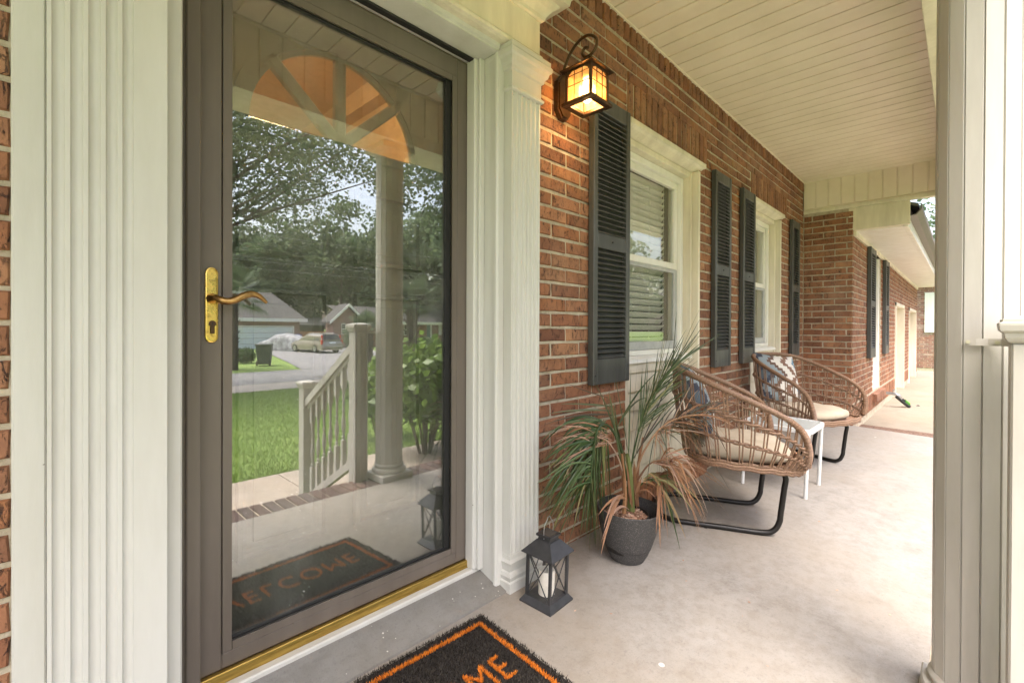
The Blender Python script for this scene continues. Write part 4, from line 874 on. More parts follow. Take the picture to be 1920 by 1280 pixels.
# ---- potted palm
PX, PY = 1.845, -.250
PT = thing('planter_pot', 'speckled dark grey tapered planter pot on the concrete by the brick wall', 'pot', (PX, PY, 0)); seat(PT, PX, PY)
prof = [(.060, .0), (.074, .004), (.088, .030), (.105, .075), (.120, .125), (.131, .175), (.138, .218), (.140, .226), (.138, .2295), (.1335, .2285), (.131, .205), (.118, .13), (.10, .06), (.05, .02)]
MB().lathe(prof, 48).build('pot_wall', 'pot_stone', PT, True)
NP = thing('nursery_pot', 'black plastic nursery pot set inside the grey planter', 'pot', (PX-.020, PY+.004, 0)); seat(NP, PX-.02, PY+.004)
MB().lathe([(.080, .05), (.088, .12), (.095, .196), (.100, .1965), (.1005, .206), (.097, .2065), (.093, .196), (.086, .13), (.03, .125)], 40).build('pot_wall', 'black_metal', NP, True)
MB().lathe([(.0935, .170), (.0935, .184), (.05, .190), (.01, .192)], 30).build('potting_soil', 'soil_dark', NP)
n = 900; q = NR.rand(n)*6.28; rr = .088*np.sqrt(NR.rand(n)); cp = np.column_stack([rr*np.cos(q), rr*np.sin(q), .190+.010*NR.rand(n)]); quads('wood_chips', 'chips', leaf_quads(cp, .011, .5, 1.8), NP, 'stuff')
PL = thing('potted_palm', 'half withered palm with green and brown fronds growing in the grey planter', 'plant', (PX-.02, PY, .18))
PO = np.array([PX-.02, PY, .18])
def P3(px, py, dy=0.0): return on_y(px, py, PY+dy)
class Frond:
    def __init__(s): s.m = MB()
    def ribbon(s, path, w, mi=0, tw=0.0, fold=.25):
        P = [np.array(p) for p in path]; L = len(P); v = []; f = []
        for i, p in enumerate(P):
            t_ = P[min(i+1, L-1)]-P[max(i-1, 0)]; t_ /= max(np.linalg.norm(t_), 1e-9); a = np.cross(t_, [math.sin(tw)*.8, -math.cos(tw), .35]); a /= max(np.linalg.norm(a), 1e-9); nn = np.cross(a, t_)
            u = i/(L-1); ww = w*(min(1, .35+2.2*u) if u < .3 else 1)*(1-max(0, u-.35)/.65)**.75+.0004
            v += [p-a*ww, p+nn*ww*fold, p+a*ww]
        for i in range(L-1): o = 3*i; f += [(o, o+1, o+4, o+3), (o+1, o+2, o+5, o+4)]
        s.m.add([tuple(np.array(p)-PO) for p in v], f, mi)
    def blade(s, p0, p1, sag=0, w=.005, d0=0, d1=0, mi=0, n=7):       # photo pixels of its foot and tip, drop in pixels, depths
        pts = []
        for i in range(n+1):
            u = i/n; x = p0[0]+(p1[0]-p0[0])*u; y = p0[1]+(p1[1]-p0[1])*u-4*sag*u*(1-u); pts.append(P3(x, y, d0+(d1-d0)*u))
        s.ribbon(pts, w, mi, random.uniform(-1.2, 1.2))
    def stalk(s, pts, r0, r1, mi=0):
        Q = spline([P3(*p)-PO for p in pts], 24); s.m.tube([tuple(p) for p in Q], [r0+(r1-r0)*i/24 for i in range(25)], 6, mi)
    def done(s, mats, name='frond'): return s.m.build(name, mats, PL)
R_ = random.uniform
# trunk and sheaths
fr = Frond(); fr.stalk([(1183, 962, 0), (1182, 920, 0), (1180, 880, .0), (1176, 850, .01)], .021, .010, 0); fr.stalk([(1170, 962, -.03), (1172, 915, -.03), (1166, 850, -.02)], .010, .006, 1); fr.stalk([(1196, 960, .02), (1194, 925, .02), (1197, 870, .03), (1206, 820, .04)], .011, .006, 1)
for k in range(16): x = R_(1170, 1196); fr.blade((x, R_(925, 960)), (x+R_(-14, 12), R_(850, 905)), 0, R_(.004, .010), R_(-.03, .02), R_(-.04, .03), 1)
fr.done(['frond_olive', 'frond_brown'], 'trunk')
# tall green frond to the upper right
fr = Frond(); A = [(1181, 890, 0), (1192, 830, -.02), (1212, 762, -.04), (1240, 712, -.06), (1275, 672, -.07)]; fr.stalk(A, .005, .0022, 0)
for k in range(70):
    u = R_(.25, 1.0); i = u*4; j = min(int(i), 3); b0_ = [A[j][q]+(A[j+1][q]-A[j][q])*(i-j) for q in range(3)]; ang = R_(-.95, .42)+(-.12); L = R_(66, 132)*(1.15-.35*u)
    dx, dy = math.cos(-.78+ang*.75), math.sin(-.78+ang*.75); fr.blade(b0_[:2], (b0_[0]+dx*L, b0_[1]+dy*L), R_(-3, 7), R_(.0021, .0036), b0_[2], b0_[2]+R_(-.16, .06), random.choice((0, 0, 0, 0, 1)))
fr.done(['frond_green', 'frond_olive'])
# dark thin stems standing up
fr = Frond()
for p0, p1 in (((1178, 880), (1183, 692)), ((1188, 870), (1226, 690)), ((1190, 860), (1243, 668)), ((1184, 870), (1204, 742)), ((1176, 870), (1172, 760)), ((1186, 862), (1262, 742)), ((1195, 850), (1290, 640)), ((1180, 860), (1150, 690)), ((1182, 850), (1196, 668)), ((1186, 850), (1262, 700)), ((1170, 850), (1118, 720)), ((1192, 850), (1300, 720))): fr.blade(p0, p1, R_(-4, 8), .0032, 0, R_(-.12, .03), random.choice((0, 1)))
fr.done(['frond_dark', 'frond_green'], 'stem')
# folded green spear
fr = Frond()
for k in range(9): fr.blade((1172+R_(-4, 4), 890+R_(-20, 10)), (1141+R_(-7, 9), 742+R_(-12, 22)), R_(-4, 4), R_(.004, .008), 0, R_(-.06, .0), 0 if k < 7 else 1)
fr.done(['frond_green', 'frond_olive'], 'spear_leaf')
# large green frond hanging on the left
fr = Frond(); Bp = [(1176, 900, .0), (1164, 840, -.02), (1143, 800, -.03), (1122, 802, -.05), (1112, 850, -.06), (1108, 905, -.07)]; fr.stalk(Bp, .006, .003, 0)
for k in range(230):
    u = R_(.45, 1.0); i = u*5; j = min(int(i), 4); b0_ = [Bp[j][q]+(Bp[j+1][q]-Bp[j][q])*(i-j) for q in range(3)]; left = random.random() < .72
    tx = b0_[0]+(R_(-108, -10) if left else R_(-16, 18)); ty = min(1036, b0_[1]+R_(95, 175)+(R_(-85, 0) if left else 20)); fr.blade(b0_[:2], (tx, ty), R_(4, 26) if left else 3, R_(.0026, .0044), b0_[2], R_(-.02, .19), 0 if random.random() < .82 else 1)
for k in range(30): fr.blade((1126+R_(-6, 10), 792+R_(-6, 14)), (R_(1012, 1070), R_(820, 965)), R_(6, 26), .0050, -.03, R_(.02, .17), 0)
fr.done(['frond_green', 'frond_olive'])
# long single green leaves towards the door
fr = Frond()
for p0, p1, s2 in (((1150, 778), (1020, 796), 8), ((1148, 762), (1052, 757), 2), ((1146, 770), (1028, 775), 4), ((1152, 800), (1030, 850), 22), ((1140, 745), (1062, 718), -2), ((1160, 800), (1105, 700), 0), ((1162, 790), (1240, 690), 10), ((1158, 800), (1215, 745), 14)): fr.blade(p0, p1, s2, .0044, -.01, R_(.04, .19), random.choice((0, 0, 1)))
fr.done(['frond_green', 'frond_dark'], 'leaf')
# dry pinkish fan on the left
fr = Frond(); fr.stalk([(1172, 905, .0), (1160, 860, -.04), (1140, 828, -.07), (1120, 818, -.09)], .004, .002, 0)
for k in range(46):
    bx_, by_ = R_(1112, 1150), R_(806, 838); tx = R_(1030, 1100); ty = by_+R_(-22, 75); fr.blade((bx_, by_), (tx, ty), R_(2, 18), R_(.0016, .0030), -.05, R_(-.03, .16), 0 if random.random() < .7 else 1)
for k in range(10): fr.blade((R_(1060, 1090), R_(820, 850)), (R_(1040, 1085), R_(905, 935)), R_(0, 6), .0034, .0, R_(.02, .14), 0)
fr.done(['frond_pink', 'frond_brown'])
# long brown frond over the chair on the right
fr = Frond(); Cp = [(1190, 890, 0), (1208, 845, -.05), (1236, 805, -.10), (1275, 782, -.16), (1330, 775, -.22)]; fr.stalk(Cp, .0055, .002, 0)
for k in range(92):
    u = R_(.42, 1.0); i = u*4; j = min(int(i), 3); b0_ = [Cp[j][q]+(Cp[j+1][q]-Cp[j][q])*(i-j) for q in range(3)]; dn = random.random()
    if dn < .45: tx, ty, sg = b0_[0]+R_(50, 135)*(1.1-.3*u), b0_[1]+R_(-28, 40), R_(4, 22)
    elif dn < .8: tx, ty, sg = b0_[0]+R_(-20, 95), b0_[1]+R_(50, 150), R_(5, 26)
    else: tx, ty, sg = b0_[0]+R_(-10, 70), b0_[1]+R_(-75, -20), R_(0, 8)
    fr.blade(b0_[:2], (tx, ty), sg, R_(.0017, .0034), b0_[2], b0_[2]+R_(-.14, .12), random.choice((0, 0, 0, 1, 2, 2)))
fr.done(['frond_brown', 'frond_pink', 'frond_dark'])
# lower brown frond hanging over the sled of the chair
fr = Frond(); Dp = [(1192, 905, .0), (1215, 872, -.06), (1240, 862, -.12), (1262, 868, -.16)]; fr.stalk(Dp, .005, .002, 0)
for k in range(52):
    u = R_(.45, 1); i = u*3; j = min(int(i), 2); b0_ = [Dp[j][q]+(Dp[j+1][q]-Dp[j][q])*(i-j) for q in range(3)]; c_ = random.random()
    if c_ < .35: tx, ty, sg = R_(1308, 1328), R_(960, 1000), R_(14, 30)
    elif c_ < .8: tx, ty, sg = R_(1290, 1375), R_(895, 975), R_(10, 34)
    else: tx, ty, sg = R_(1260, 1300), R_(820, 905), R_(0, 14)
    fr.blade(b0_[:2], (tx, ty), sg, R_(.0018, .0042), b0_[2], b0_[2]+R_(-.16, .04), random.choice((0, 0, 0, 1)))
fr.done(['frond_brown', 'frond_pink'])
# small half-green frond drooping beside the pot
fr = Frond(); fr.stalk([(1195, 915, .0), (1215, 898, -.05), (1232, 905, -.09), (1240, 918, -.11)], .004, .002, 0)
for tx, ty, mi_ in ((1276, 1034, 0), (1268, 1000, 0), (1238, 1028, 1), (1252, 1012, 1), (1244, 990, 1), (1286, 1010, 2), (1262, 985, 2), (1230, 1000, 1), (1300, 960, 2), (1320, 950, 2), (1258, 1020, 0)): fr.blade((1236+R_(-6, 8), 905+R_(-8, 12)), (tx, ty), R_(8, 22), .0062, -.1, R_(-.20, -.08), mi_)
for k in range(16): fr.blade((1205+R_(-4, 26), 902+R_(-8, 4)), (R_(1235, 1330), R_(905, 970)), R_(14, 30), R_(.003, .006), -.06, R_(-.16, -.05), random.choice((1, 2)))
fr.done(['frond_green', 'frond_brown', 'frond_olive'])
# dry leaves over the pot's rim
fr = Frond()
for p0, p1, s2, w_ in (((1170, 925), (1127, 1038), 24, .008), ((1168, 930), (1132, 990), 20, .006), ((1176, 935), (1122, 965), 14, .007), ((1180, 955), (1126, 1020), 30, .005), ((1190, 930), (1232, 938), 16, .004)): fr.blade(p0, p1, s2, w_, -.03, R_(-.16, -.10), random.choice((0, 1)))
fr.done(['frond_pink', 'frond_brown'], 'dry_leaf')

# ---- wicker chairs
RIM = [(0, .205, .806), (.14, .196, .804), (.262, .140, .788), (.332, .02, .744), (.354, -.14, .680), (.356, -.28, .615), (.352, -.350, .552), (.338, -.378, .470), (.314, -.380, .395)]
BAS = [(0, .130, .360), (.13, .12, .360), (.235, .07, .360), (.285, -.03, .360), (.302, -.15, .360), (.305, -.25, .360), (.305, -.31, .360), (.302, -.345, .362), (.298, -.365, .366)]
def half(P, n): return spline(P, n)
NS = 160
rimH = half(RIM, NS); basH = half(BAS, NS)
def mir(p): return (-p[0], p[1], p[2])
def make_chair():
    T = thing('wicker_chair', '', 'chair')
    full = [mir(p) for p in reversed(rimH)]+[tuple(p) for p in rimH[1:]]
    m = MB(); dense = spline(full[::4], 420); m.tube(dense, [.0128+(.0028 if i % 2 else 0)+.003*max(0, abs(i-210)-150)/60 for i in range(421)], 9); m.build('rim', 'wicker', T, 60)
    base = [mir(p) for p in reversed(basH)]+[tuple(p) for p in basH[1:]]; front = spline([tuple(basH[-1]), (.20, -.405, .364), (0, -.425, .362), (-.20, -.405, .364), mir(basH[-1])], 30)
    loop = [tuple(p) for p in base[::4]]+[tuple(p) for p in front[1:-1]]
    m = MB()
    for dz, rr in ((0, .0085), (.014, .0075), (-.013, .0075)): m.tube([(p[0], p[1], p[2]+dz+.003*math.sin(i*1.3)) for i, p in enumerate(loop)], rr, 7, closed=True)
    m.build('seat_ring', 'wicker', T, 60)
    m = MB(); k = 0
    for sgn in (-1, 1):
        for u in np.linspace(.02, .93, 20):
            i = u*NS; a, b_ = np.array(basH[int(i)]), np.array(rimH[int(i)])
            for off in (-.0052, .0052):
                i2 = min(NS, max(0, int(i+off*170))); a, b_ = np.array(basH[i2]), np.array(rimH[i2]); mid_ = (a+b_)/2; out = np.array([mid_[0], mid_[1]+.05, 0]); out = out/max(np.linalg.norm(out), 1e-6)*.018
                pts = [a, a+(b_-a)*.33+out*.8, a+(b_-a)*.66+out*.8, b_]; pts = [(sgn*p[0], p[1], p[2]) for p in pts]; MB().tube(pts, .0036, 5, cap=False).build('strand', 'wicker', T, 60)
    m = MB()
    for fz in (.34, .67):
        for ph in (0, math.pi):
            pts = []
            for sgn, rng in ((-1, range(NS-8, -1, -2)), (1, range(2, NS-7, 2))):
                for i in rng:
                    a, b_ = np.array(basH[i]), np.array(rimH[i]); p = a+(b_-a)*fz; out = np.array([p[0], p[1]+.05, 0]); out = out/max(np.linalg.norm(out), 1e-6); p = p+out*(.014+.008*math.sin(len(pts)*.9+ph))+np.array([0, 0, .007*math.cos(len(pts)*.9+ph)]); pts.append((sgn*p[0], p[1], p[2]))
            m.tube(pts, .0054, 6)
    m.build('woven_band', 'wicker', T, 60)
    m = MB(); ns2 = 34
    for k in range(ns2):
        y = -.40+.525*k/(ns2-1); hw = min([.30, .30*math.sqrt(max(0, 1-((y+.03)/.40)**2))+.04] if y < -.36 else [.30, .30*math.sqrt(max(0, 1-((max(y+.06, 0))/.195)**2))]); hw = max(.03, hw-.006)
        m.tube([(-hw, y, .356), (-hw/3, y, .353), (hw/3, y, .353), (hw, y, .356)], .0085, 5)
    m.build('seat_weave', 'wicker', T, 60)
    m = MB(); s0 = .198
    side = lambda s: spline([(s*s0, .05, .338), (s*s0, -.05, .338), (s*s0, -.23, .338), (s*s0, -.298, .331), (s*s0, -.326, .300), (s*s0, -.322, .24), (s*s0, -.312, .12), (s*s0, -.308, .078), (s*s0, -.286, .034), (s*s0, -.232, .0138), (s*s0, -.05, .0138), (s*s0, .08, .0138), (s*s0*.98, .16, .0138), (s*s0*.85, .225, .0138), (s*s0*.5, .262, .0138), (0, .270, .0138)], 70)
    L_ = side(-1); Rr = side(1); m.tube([tuple(p) for p in L_]+[tuple(p) for p in reversed(Rr)][1:], .0135, 10); m.tube([(-s0, .05, .338), (0, .07, .338), (s0, .05, .338)], .0125, 8); m.build('sled_base', 'black_metal', T, 60)
    m = MB()
    for s in (-1, 1): m.lathe([(.011, .0), (.011, .004), (.007, .006)], 10, (s*s0, .03, 0))
    m.build('glide', 'black_rubber', T)
    return T
def copy_tree(o, loc, rz):
    c = o.copy(); COL.objects.link(c); c.location = loc; c.rotation_euler = (0, 0, rz)
    for ch in list(o.children):
        k = ch.copy(); COL.objects.link(k); k.parent = c
    return c
O1, A1, O2, A2 = (2.605, -.300, 0), rad(28.6), (4.215, -.300, 0), rad(-18.7)
c1 = make_chair(); c2 = copy_tree(c1, O2, A2); seat(c1, O1[0], O1[1], A1); seat(c2, O2[0], O2[1], A2)
tag(c1, 'brown wicker chair nearest the potted palm, its arm under the dry fronds', group='wicker chairs on the porch'); tag(c2, 'brown wicker chair at the far end of the porch by the return wall', group='wicker chairs on the porch')
def cushion_mesh():
    v = []; f = []; rings = [(.20, .0), (.93, .0), (.99, .012), (1.0, .026), (.985, .042), (.93, .055), (.75, .064), (.45, .066), (.15, .064)]; na = 44
    for i, (s, z) in enumerate(rings):
        for k in range(na):
            q = 2*math.pi*k/na; c, s2 = math.cos(q), math.sin(q); ex = 3.2; r_ = (abs(c)**ex+abs(s2)**ex)**(-1/ex); wr = .006*math.sin(q*9+i)*(i > 4)*(s > .4)+.003*math.sin(q*23+2)*(i > 3)
            v.append((.272*r_*c*s*(1-.15*max(0, s2)), -.128+.262*r_*s2*s, z+wr))
    for i in range(len(rings)-1):
        for k in range(na): f.append((i*na+k, i*na+(k+1) % na, (i+1)*na+(k+1) % na, (i+1)*na+k))
    f += [tuple(range(na))[::-1], tuple(range((len(rings)-1)*na, len(rings)*na))]; return mesh_of('seat_cushion', v, f, 'cushion', smooth=50)
def pillow_mesh():
    v = []; f = []; n = 22; s = .20; mi = []
    for side in (-1, 1):
        o = len(v)
        for i in range(n+1):
            for j in range(n+1):
                x, y = 2*i/n-1, 2*j/n-1; th = .062*(max(0, 1-abs(x)**2.6)*max(0, 1-abs(y)**2.6))**.55; pin = 1-.07*(1-abs(x)**2)*(abs(y)) ; pin2 = 1-.07*(1-abs(y)**2)*abs(x)
                v.append((x*s*pin2, side*(th+.0008), y*s*pin))
        for i in range(n):
            for j in range(n):
                q = [o+i*(n+1)+j, o+(i+1)*(n+1)+j, o+(i+1)*(n+1)+j+1, o+i*(n+1)+j+1]; f.append(tuple(q if side < 0 else q[::-1])); mi.append(0 if side < 0 else 1)
    return mesh_of('throw_pillow', v, f, ['kilim', 'pillow_back'], mi, True)
cme, pme2 = cushion_mesh(), pillow_mesh()
for O, A, w_ in ((O1, A1, 'by the palm'), (O2, A2, 'at the far end')):
    o = link_mesh('seat_cushion', cme, None); seat(o, O[0], O[1], A, .372); tag(o, 'beige seat cushion on the wicker chair '+w_, 'cushion', 'seat cushions')
    px_, py_ = -.03, .055; X_, Y_ = O[0]+math.cos(A)*px_-math.sin(A)*py_, O[1]+math.sin(A)*px_+math.cos(A)*py_; o = link_mesh('throw_pillow', pme2, None)
    o.matrix_world = Matrix.Translation((X_, Y_, zf(Y_)+.622)) @ Matrix.Rotation(A+rad(-8), 4, 'Z') @ Matrix.Rotation(rad(-20), 4, 'X') @ Matrix.Rotation(rad(7), 4, 'Y')
    tag(o, 'grey, white and brown patterned throw pillow on the wicker chair '+w_, 'pillow', 'throw pillows')

# ---- side table between the chairs
TB = thing('side_table', 'small white metal side table with a frosted glass top between the wicker chairs', 'table', (3.46, -.45, 0), rad(0)); seat(TB, 3.46, -.45)
ts, th_ = .200, .420
def rsq(s, r, n=6):
    out = []
    for k, (cx, cy) in enumerate(((1, 1), (-1, 1), (-1, -1), (1, -1))):
        for i in range(n+1): q = math.pi/2*(k+i/n); out.append((cx*(s-r)+r*math.cos(q), cy*(s-r)+r*math.sin(q)))
    return out
a_, b2 = rsq(ts, .05), rsq(ts-.020, .035); n = len(a_); m = MB()
v = [(*p, th_-.026) for p in a_]+[(*p, th_-.003) for p in a_]+[(p[0]*.985, p[1]*.985, th_) for p in a_]+[(*p, th_) for p in b2]+[(*p, th_-.026) for p in b2]
m.add(v, [(i*n+k, i*n+(k+1) % n, ((i+1) % 5)*n+(k+1) % n, ((i+1) % 5)*n+k) for i in range(5) for k in range(n)]); m.build('top_frame', 'white_metal', TB, 35)
MB().prism(rsq(ts-.0195, .036), 'z', th_-.010, th_-.004).build('glass_top', 'frosted_glass', TB)
for sx in (-1, 1):
    for sy in (-1, 1): MB().tube([(sx*.180, sy*.180, .0), (sx*.180, sy*.180, th_-.027)], .0112, 12).build('leg', 'white_metal', TB, 40)

# ---- bits of dry leaf and grit blown onto the slab
n = 260; lx = NR.rand(n)*4.6+1.3; ly = np.where(NR.rand(n) < .6, -.05-.10*NR.rand(n)**2, -1.15*NR.rand(n)); lp = np.column_stack([lx, ly, zf(ly)+.002]); q = NR.rand(n)*6.28; sz = (.002+.006*NR.rand(n)**2.5)[:, None]
da = np.column_stack([np.cos(q), np.sin(q), .12*NR.normal(size=n)])*sz; db = np.column_stack([-np.sin(q), np.cos(q), .1*NR.normal(size=n)])*sz*.55
tag(quads('leaf_litter', 'chips', np.stack([lp-da, lp+db, lp+da, lp-db], axis=1)+[0, 0, .001], None, 'stuff'), 'crumbs of dry leaf and grit scattered on the concrete porch floor', 'litter')
# ---- hose tap on the wing
HT = thing('hose_tap', 'brass hose tap with black hose and green connector on the wing wall', 'tap', (8.75, WY-.03, .03))
m = MB(); m.tube(spline([(0, .03, .07), (0, -.08, .07), (0, -.14, .05), (.03, -.17, .0)], 14), .022, 8); m.tube([(-.05, -.09, .12), (.05, -.09, .12)], .012, 6); m.build('tap_body', 'steel', HT, True)
m = MB(); m.tube(spline([(.03, -.17, .0), (.14, -.22, -.06), (.30, -.28, -.17), (.42, -.34, -.13)], 20), .020, 8); m.tube(spline([(-.02, -.12, .03), (.05, -.2, -.06), (.10, -.26, -.12)], 14), .020, 8); m.build('hose', 'black_rubber', HT, True)
MB().tube([(.10, -.20, -.035), (.18, -.24, -.085)], .028, 10).build('connector', 'hose_green', HT, True)

# ================================================================== THE FRONT GARDEN AND THE STREET (seen in the glass)
n = 90000; gx = NR.rand(n)*10-.5; gy = -3.42-(NR.rand(n)**1.5)*10; gzv = np.array([gz(y) for y in gy])-.02
P = np.column_stack([gx, gy, gzv]); dd = unit(NR.normal(size=(n, 3))*[.5, .5, 0]+[0, 0, 1])*(.03+.04*NR.rand(n, 1)); q = NR.rand(n)*6.28; s_ = np.column_stack([np.cos(q), np.sin(q), 0*q])*.0045
tag(quads('lawn_grass', 'grass', np.stack([P-s_, P+s_, P+dd], axis=1), None, 'stuff', nv=3), 'short green lawn grass between the walkway and the road', 'grass')

def limb_tree(name, label, cat, base, h, cr, nleaf, lsize, mat, trunk_r=.25, clumps=26, group=None, lean=(0, 0), low=.32, seed=1, shape=(1, 1, .8), sub=.34):
    rs = np.random.RandomState(seed); T = thing(name, label, cat, base, 0, group); m = MB(); top = np.array([lean[0], lean[1], h*.62])
    m.tube([(0, 0, -.3), (lean[0]*.1, lean[1]*.1, h*.15), (lean[0]*.5, lean[1]*.5, h*.38), tuple(top)], [trunk_r*1.25, trunk_r, trunk_r*.75, trunk_r*.3], 9)
    C = []
    for k in range(clumps):
        d = unit(rs.normal(size=3)); r_ = rs.rand()**.45; c = np.array([lean[0], lean[1], h*(.5+low*.5)])+d*r_*np.array([cr*shape[0], cr*shape[1], h*(1-low)*.5*shape[2]/.8]); C.append(c)
        if k % 2 == 0:
            s0 = np.array([lean[0]*.5, lean[1]*.5, h*(.3+.25*rs.rand())]); md = (s0+c)/2+rs.normal(size=3)*cr*.08; m.tube([tuple(s0), tuple(md), tuple(c)], [trunk_r*.35, trunk_r*.2, trunk_r*.06], 6)
    m.build('trunk', 'bark', T, True)
    per = nleaf//clumps; pts = []
    for c in C:
        r_ = cr*sub*(.65+.7*rs.rand()); d = unit(rs.normal(size=(per, 3))); pts.append(c+d*r_*np.array([1, 1, .7])*(rs.rand(per, 1)**.4))
    quads('crown', mat, leaf_quads(np.concatenate(pts), lsize, .2, 1.6, rs), T); return T
# trees beyond the houses across the road
far = [(440, 62, 15, 6.5, 'leaf_far'), (478, 70, 19, 7.5, 'leaf_oak'), (520, 60, 15, 6.0, 'leaf_far'), (556, 66, 18, 7.0, 'leaf_oak'), (600, 72, 17, 7.0, 'leaf_far'), (640, 62, 19, 7.5, 'leaf_oak'), (690, 66, 15, 7.0, 'leaf_far'), (735, 60, 17, 7.5, 'leaf_far'), (790, 58, 15, 7.0, 'leaf_oak'), (840, 64, 18, 8.0, 'leaf_far'), (400, 66, 18, 8.0, 'leaf_oak')]
nm = [w_+' from the left' for w_ in ('second', 'third', 'fourth', 'fifth', 'sixth', 'seventh', 'eighth', 'ninth', 'tenth')]+['rightmost', 'leftmost']
for i, (px, Z, h, cr, mt) in enumerate(far):
    p = mirrored(px, Z, -.9); limb_tree('broadleaf_tree', 'tall green broadleaf tree behind the houses in the reflection, '+nm[i], 'tree', p, h, cr, 8200, .34, mat=mt, trunk_r=.22, clumps=40, group='trees beyond the road', low=.10, sub=.28, seed=100+i)
# more trees along the street, mirrored in the windows and seen past the wing
for i, (x, y, h, cr) in enumerate(((44, -44, 16, 8), (58, -38, 17, 8), (72, -26, 16, 8), (40, -24, 12, 5.5), (52, -16, 15, 7), (46, -6.5, 13, 6), (60, 4, 16, 8), (33, -34, 14, 6))):
    limb_tree('broadleaf_tree', ['green tree down the street', 'broad tree down the street', 'distant tree at the street bend', 'small tree beside the driveways', 'tree beyond the neighbouring drive', 'green tree showing past the wing gutter', 'tall tree behind the neighbouring house', 'tree across the road to the right'][i], 'tree', (x, y, -.8), h, cr, 7000, .34, 'leaf_far', .28, 30, 'trees down the street', low=.12, seed=300+i)
# near trees whose branches hang over the lawn
limb_tree('live_oak', 'near oak whose branches hang across the sky in the door glass', 'tree', (.8, -15.0, -.85), 11.5, 6.8, 36000, .085, 'leaf_oak', .24, 84, None, (2.8, .6), .42, 501, (1.15, .9, .62), .21)
limb_tree('garden_tree', 'slender near tree with thin branches above the shrub in the glass', 'tree', (12.0, -10.0, -.7), 9.5, 3.8, 11000, .09, 'leaf_far', .17, 40, None, (-1.0, 0), .42, 502, (1, 1, .7), .22)

# palms
def palm(label, base, h, fr_len, nf, tr, mat='palm_far', seed=3, cat='palm tree'):
    rs = random.Random(seed); T = thing('cabbage_palm', label, cat, base, 0, 'palms in the gardens across the lawn'); m = MB(); m.tube([(0, 0, -.2), (.02, 0, h*.4), (0, .02, h*.8), (0, 0, h)], [tr*1.15, tr, tr*1.05, tr*.9], 10)
    for k in range(46):
        q = k*2.4; z = h*(.1+.86*k/46); m.tube([(tr*.8*math.cos(q), tr*.8*math.sin(q), z), (tr*1.45*math.cos(q), tr*1.45*math.sin(q), z+.16)], [.05, .02], 4)
    m.build('trunk', 'bark', T)
    V = []
    for k in range(nf):
        q = rs.uniform(0, 6.28); el = rs.uniform(-.5, 1.15); d = np.array([math.cos(q)*math.cos(el), math.sin(q)*math.cos(el), math.sin(el)]); o = np.array([0, 0, h]); tip = o+d*fr_len*.55; side = unit(np.cross(d, [0, 0, 1])); upv = np.cross(side, d)
        V.append(np.stack([o-side*.012, o+side*.012, tip+side*.008, tip-side*.008]))
        for j in range(26):
            a = -1.9+3.8*j/25; dv = d*math.cos(a)+side*math.sin(a); L = fr_len*(.55-.1*abs(a)); e = tip+dv*L*.75+upv*.05; e2 = tip+dv*L+np.array([0, 0, -.22*L]); w = np.cross(dv, upv)*.016
            V.append(np.stack([tip-w, tip+w, e+w*.7, e-w*.7])); V.append(np.stack([e-w*.7, e+w*.7, e2+w*.1, e2-w*.1]))
    quads('crown', mat, np.array(V), T); return T
palm('palm with a rough trunk at the right of the porch column in the glass', mirrored(772, 17.5, -.75), 2.75, 1.25, 30, .20, seed=4); palm('shaggy palm beside the door handle in the glass', mirrored(434, 21, -.85), 3.2, 1.7, 34, .24, seed=5); palm('small palm behind the newel post in the glass', mirrored(692, 24, -.85), 1.7, 1.3, 26, .16, seed=6)
# shrub by the porch
def shrub(name, label, base, r, h, n, ls, mat, stems=14, seed=9, cat='shrub', low=.35):
    rs = np.random.RandomState(seed); T = thing(name, label, cat, base); m = MB()
    for k in range(stems):
        q = rs.rand()*6.28; tp = (r*.75*rs.rand()**.5*math.cos(q), r*.75*rs.rand()**.5*math.sin(q), h*(.6+.35*rs.rand())); m.tube([(tp[0]*.15, tp[1]*.15, -.05), (tp[0]*.6, tp[1]*.6, tp[2]*.5), tp], [.011, .008, .003], 5)
    m.build('stem', 'bark', T); d = unit(rs.normal(size=(n, 3))); P = d*np.array([r, r, h*(1-low)/2])*(rs.rand(n, 1)**.33)+[0, 0, h*(1+low)/2]; P += rs.normal(size=P.shape)*r*.07
    quads('foliage', mat, leaf_quads(P, ls, .35, 1.5, rs), T); return T
shrub('garden_shrub', 'leafy green shrub growing beside the porch column in the glass', mirrored(800, 5.55, -.47), .62, 1.35, 2600, .075, 'leaf_bright', 22, 9, low=.30)
shrub('garden_shrub', 'lower leafy shrub seen between newel and column in the glass', mirrored(712, 6.6, -.48), .42, 1.05, 900, .07, 'leaf_bright', 12, 10, low=.2)
shrub('clipped_hedge', 'round clipped hedge before the far brick house in the glass', mirrored(797, 33, -.85), .95, 1.25, 2600, .10, 'leaf_hedge', 6, 11, low=.0); shrub('clipped_hedge', 'small round bush beside the grey bin in the glass', mirrored(459, 25, -.87), .55, .8, 1200, .08, 'leaf_hedge', 6, 12, low=.0)
shrub('garden_shrub', 'pale bush beside the gabled house in the glass', mirrored(668, 31, -.86), .8, 2.3, 1600, .10, 'leaf_far', 8, 13, low=.1)

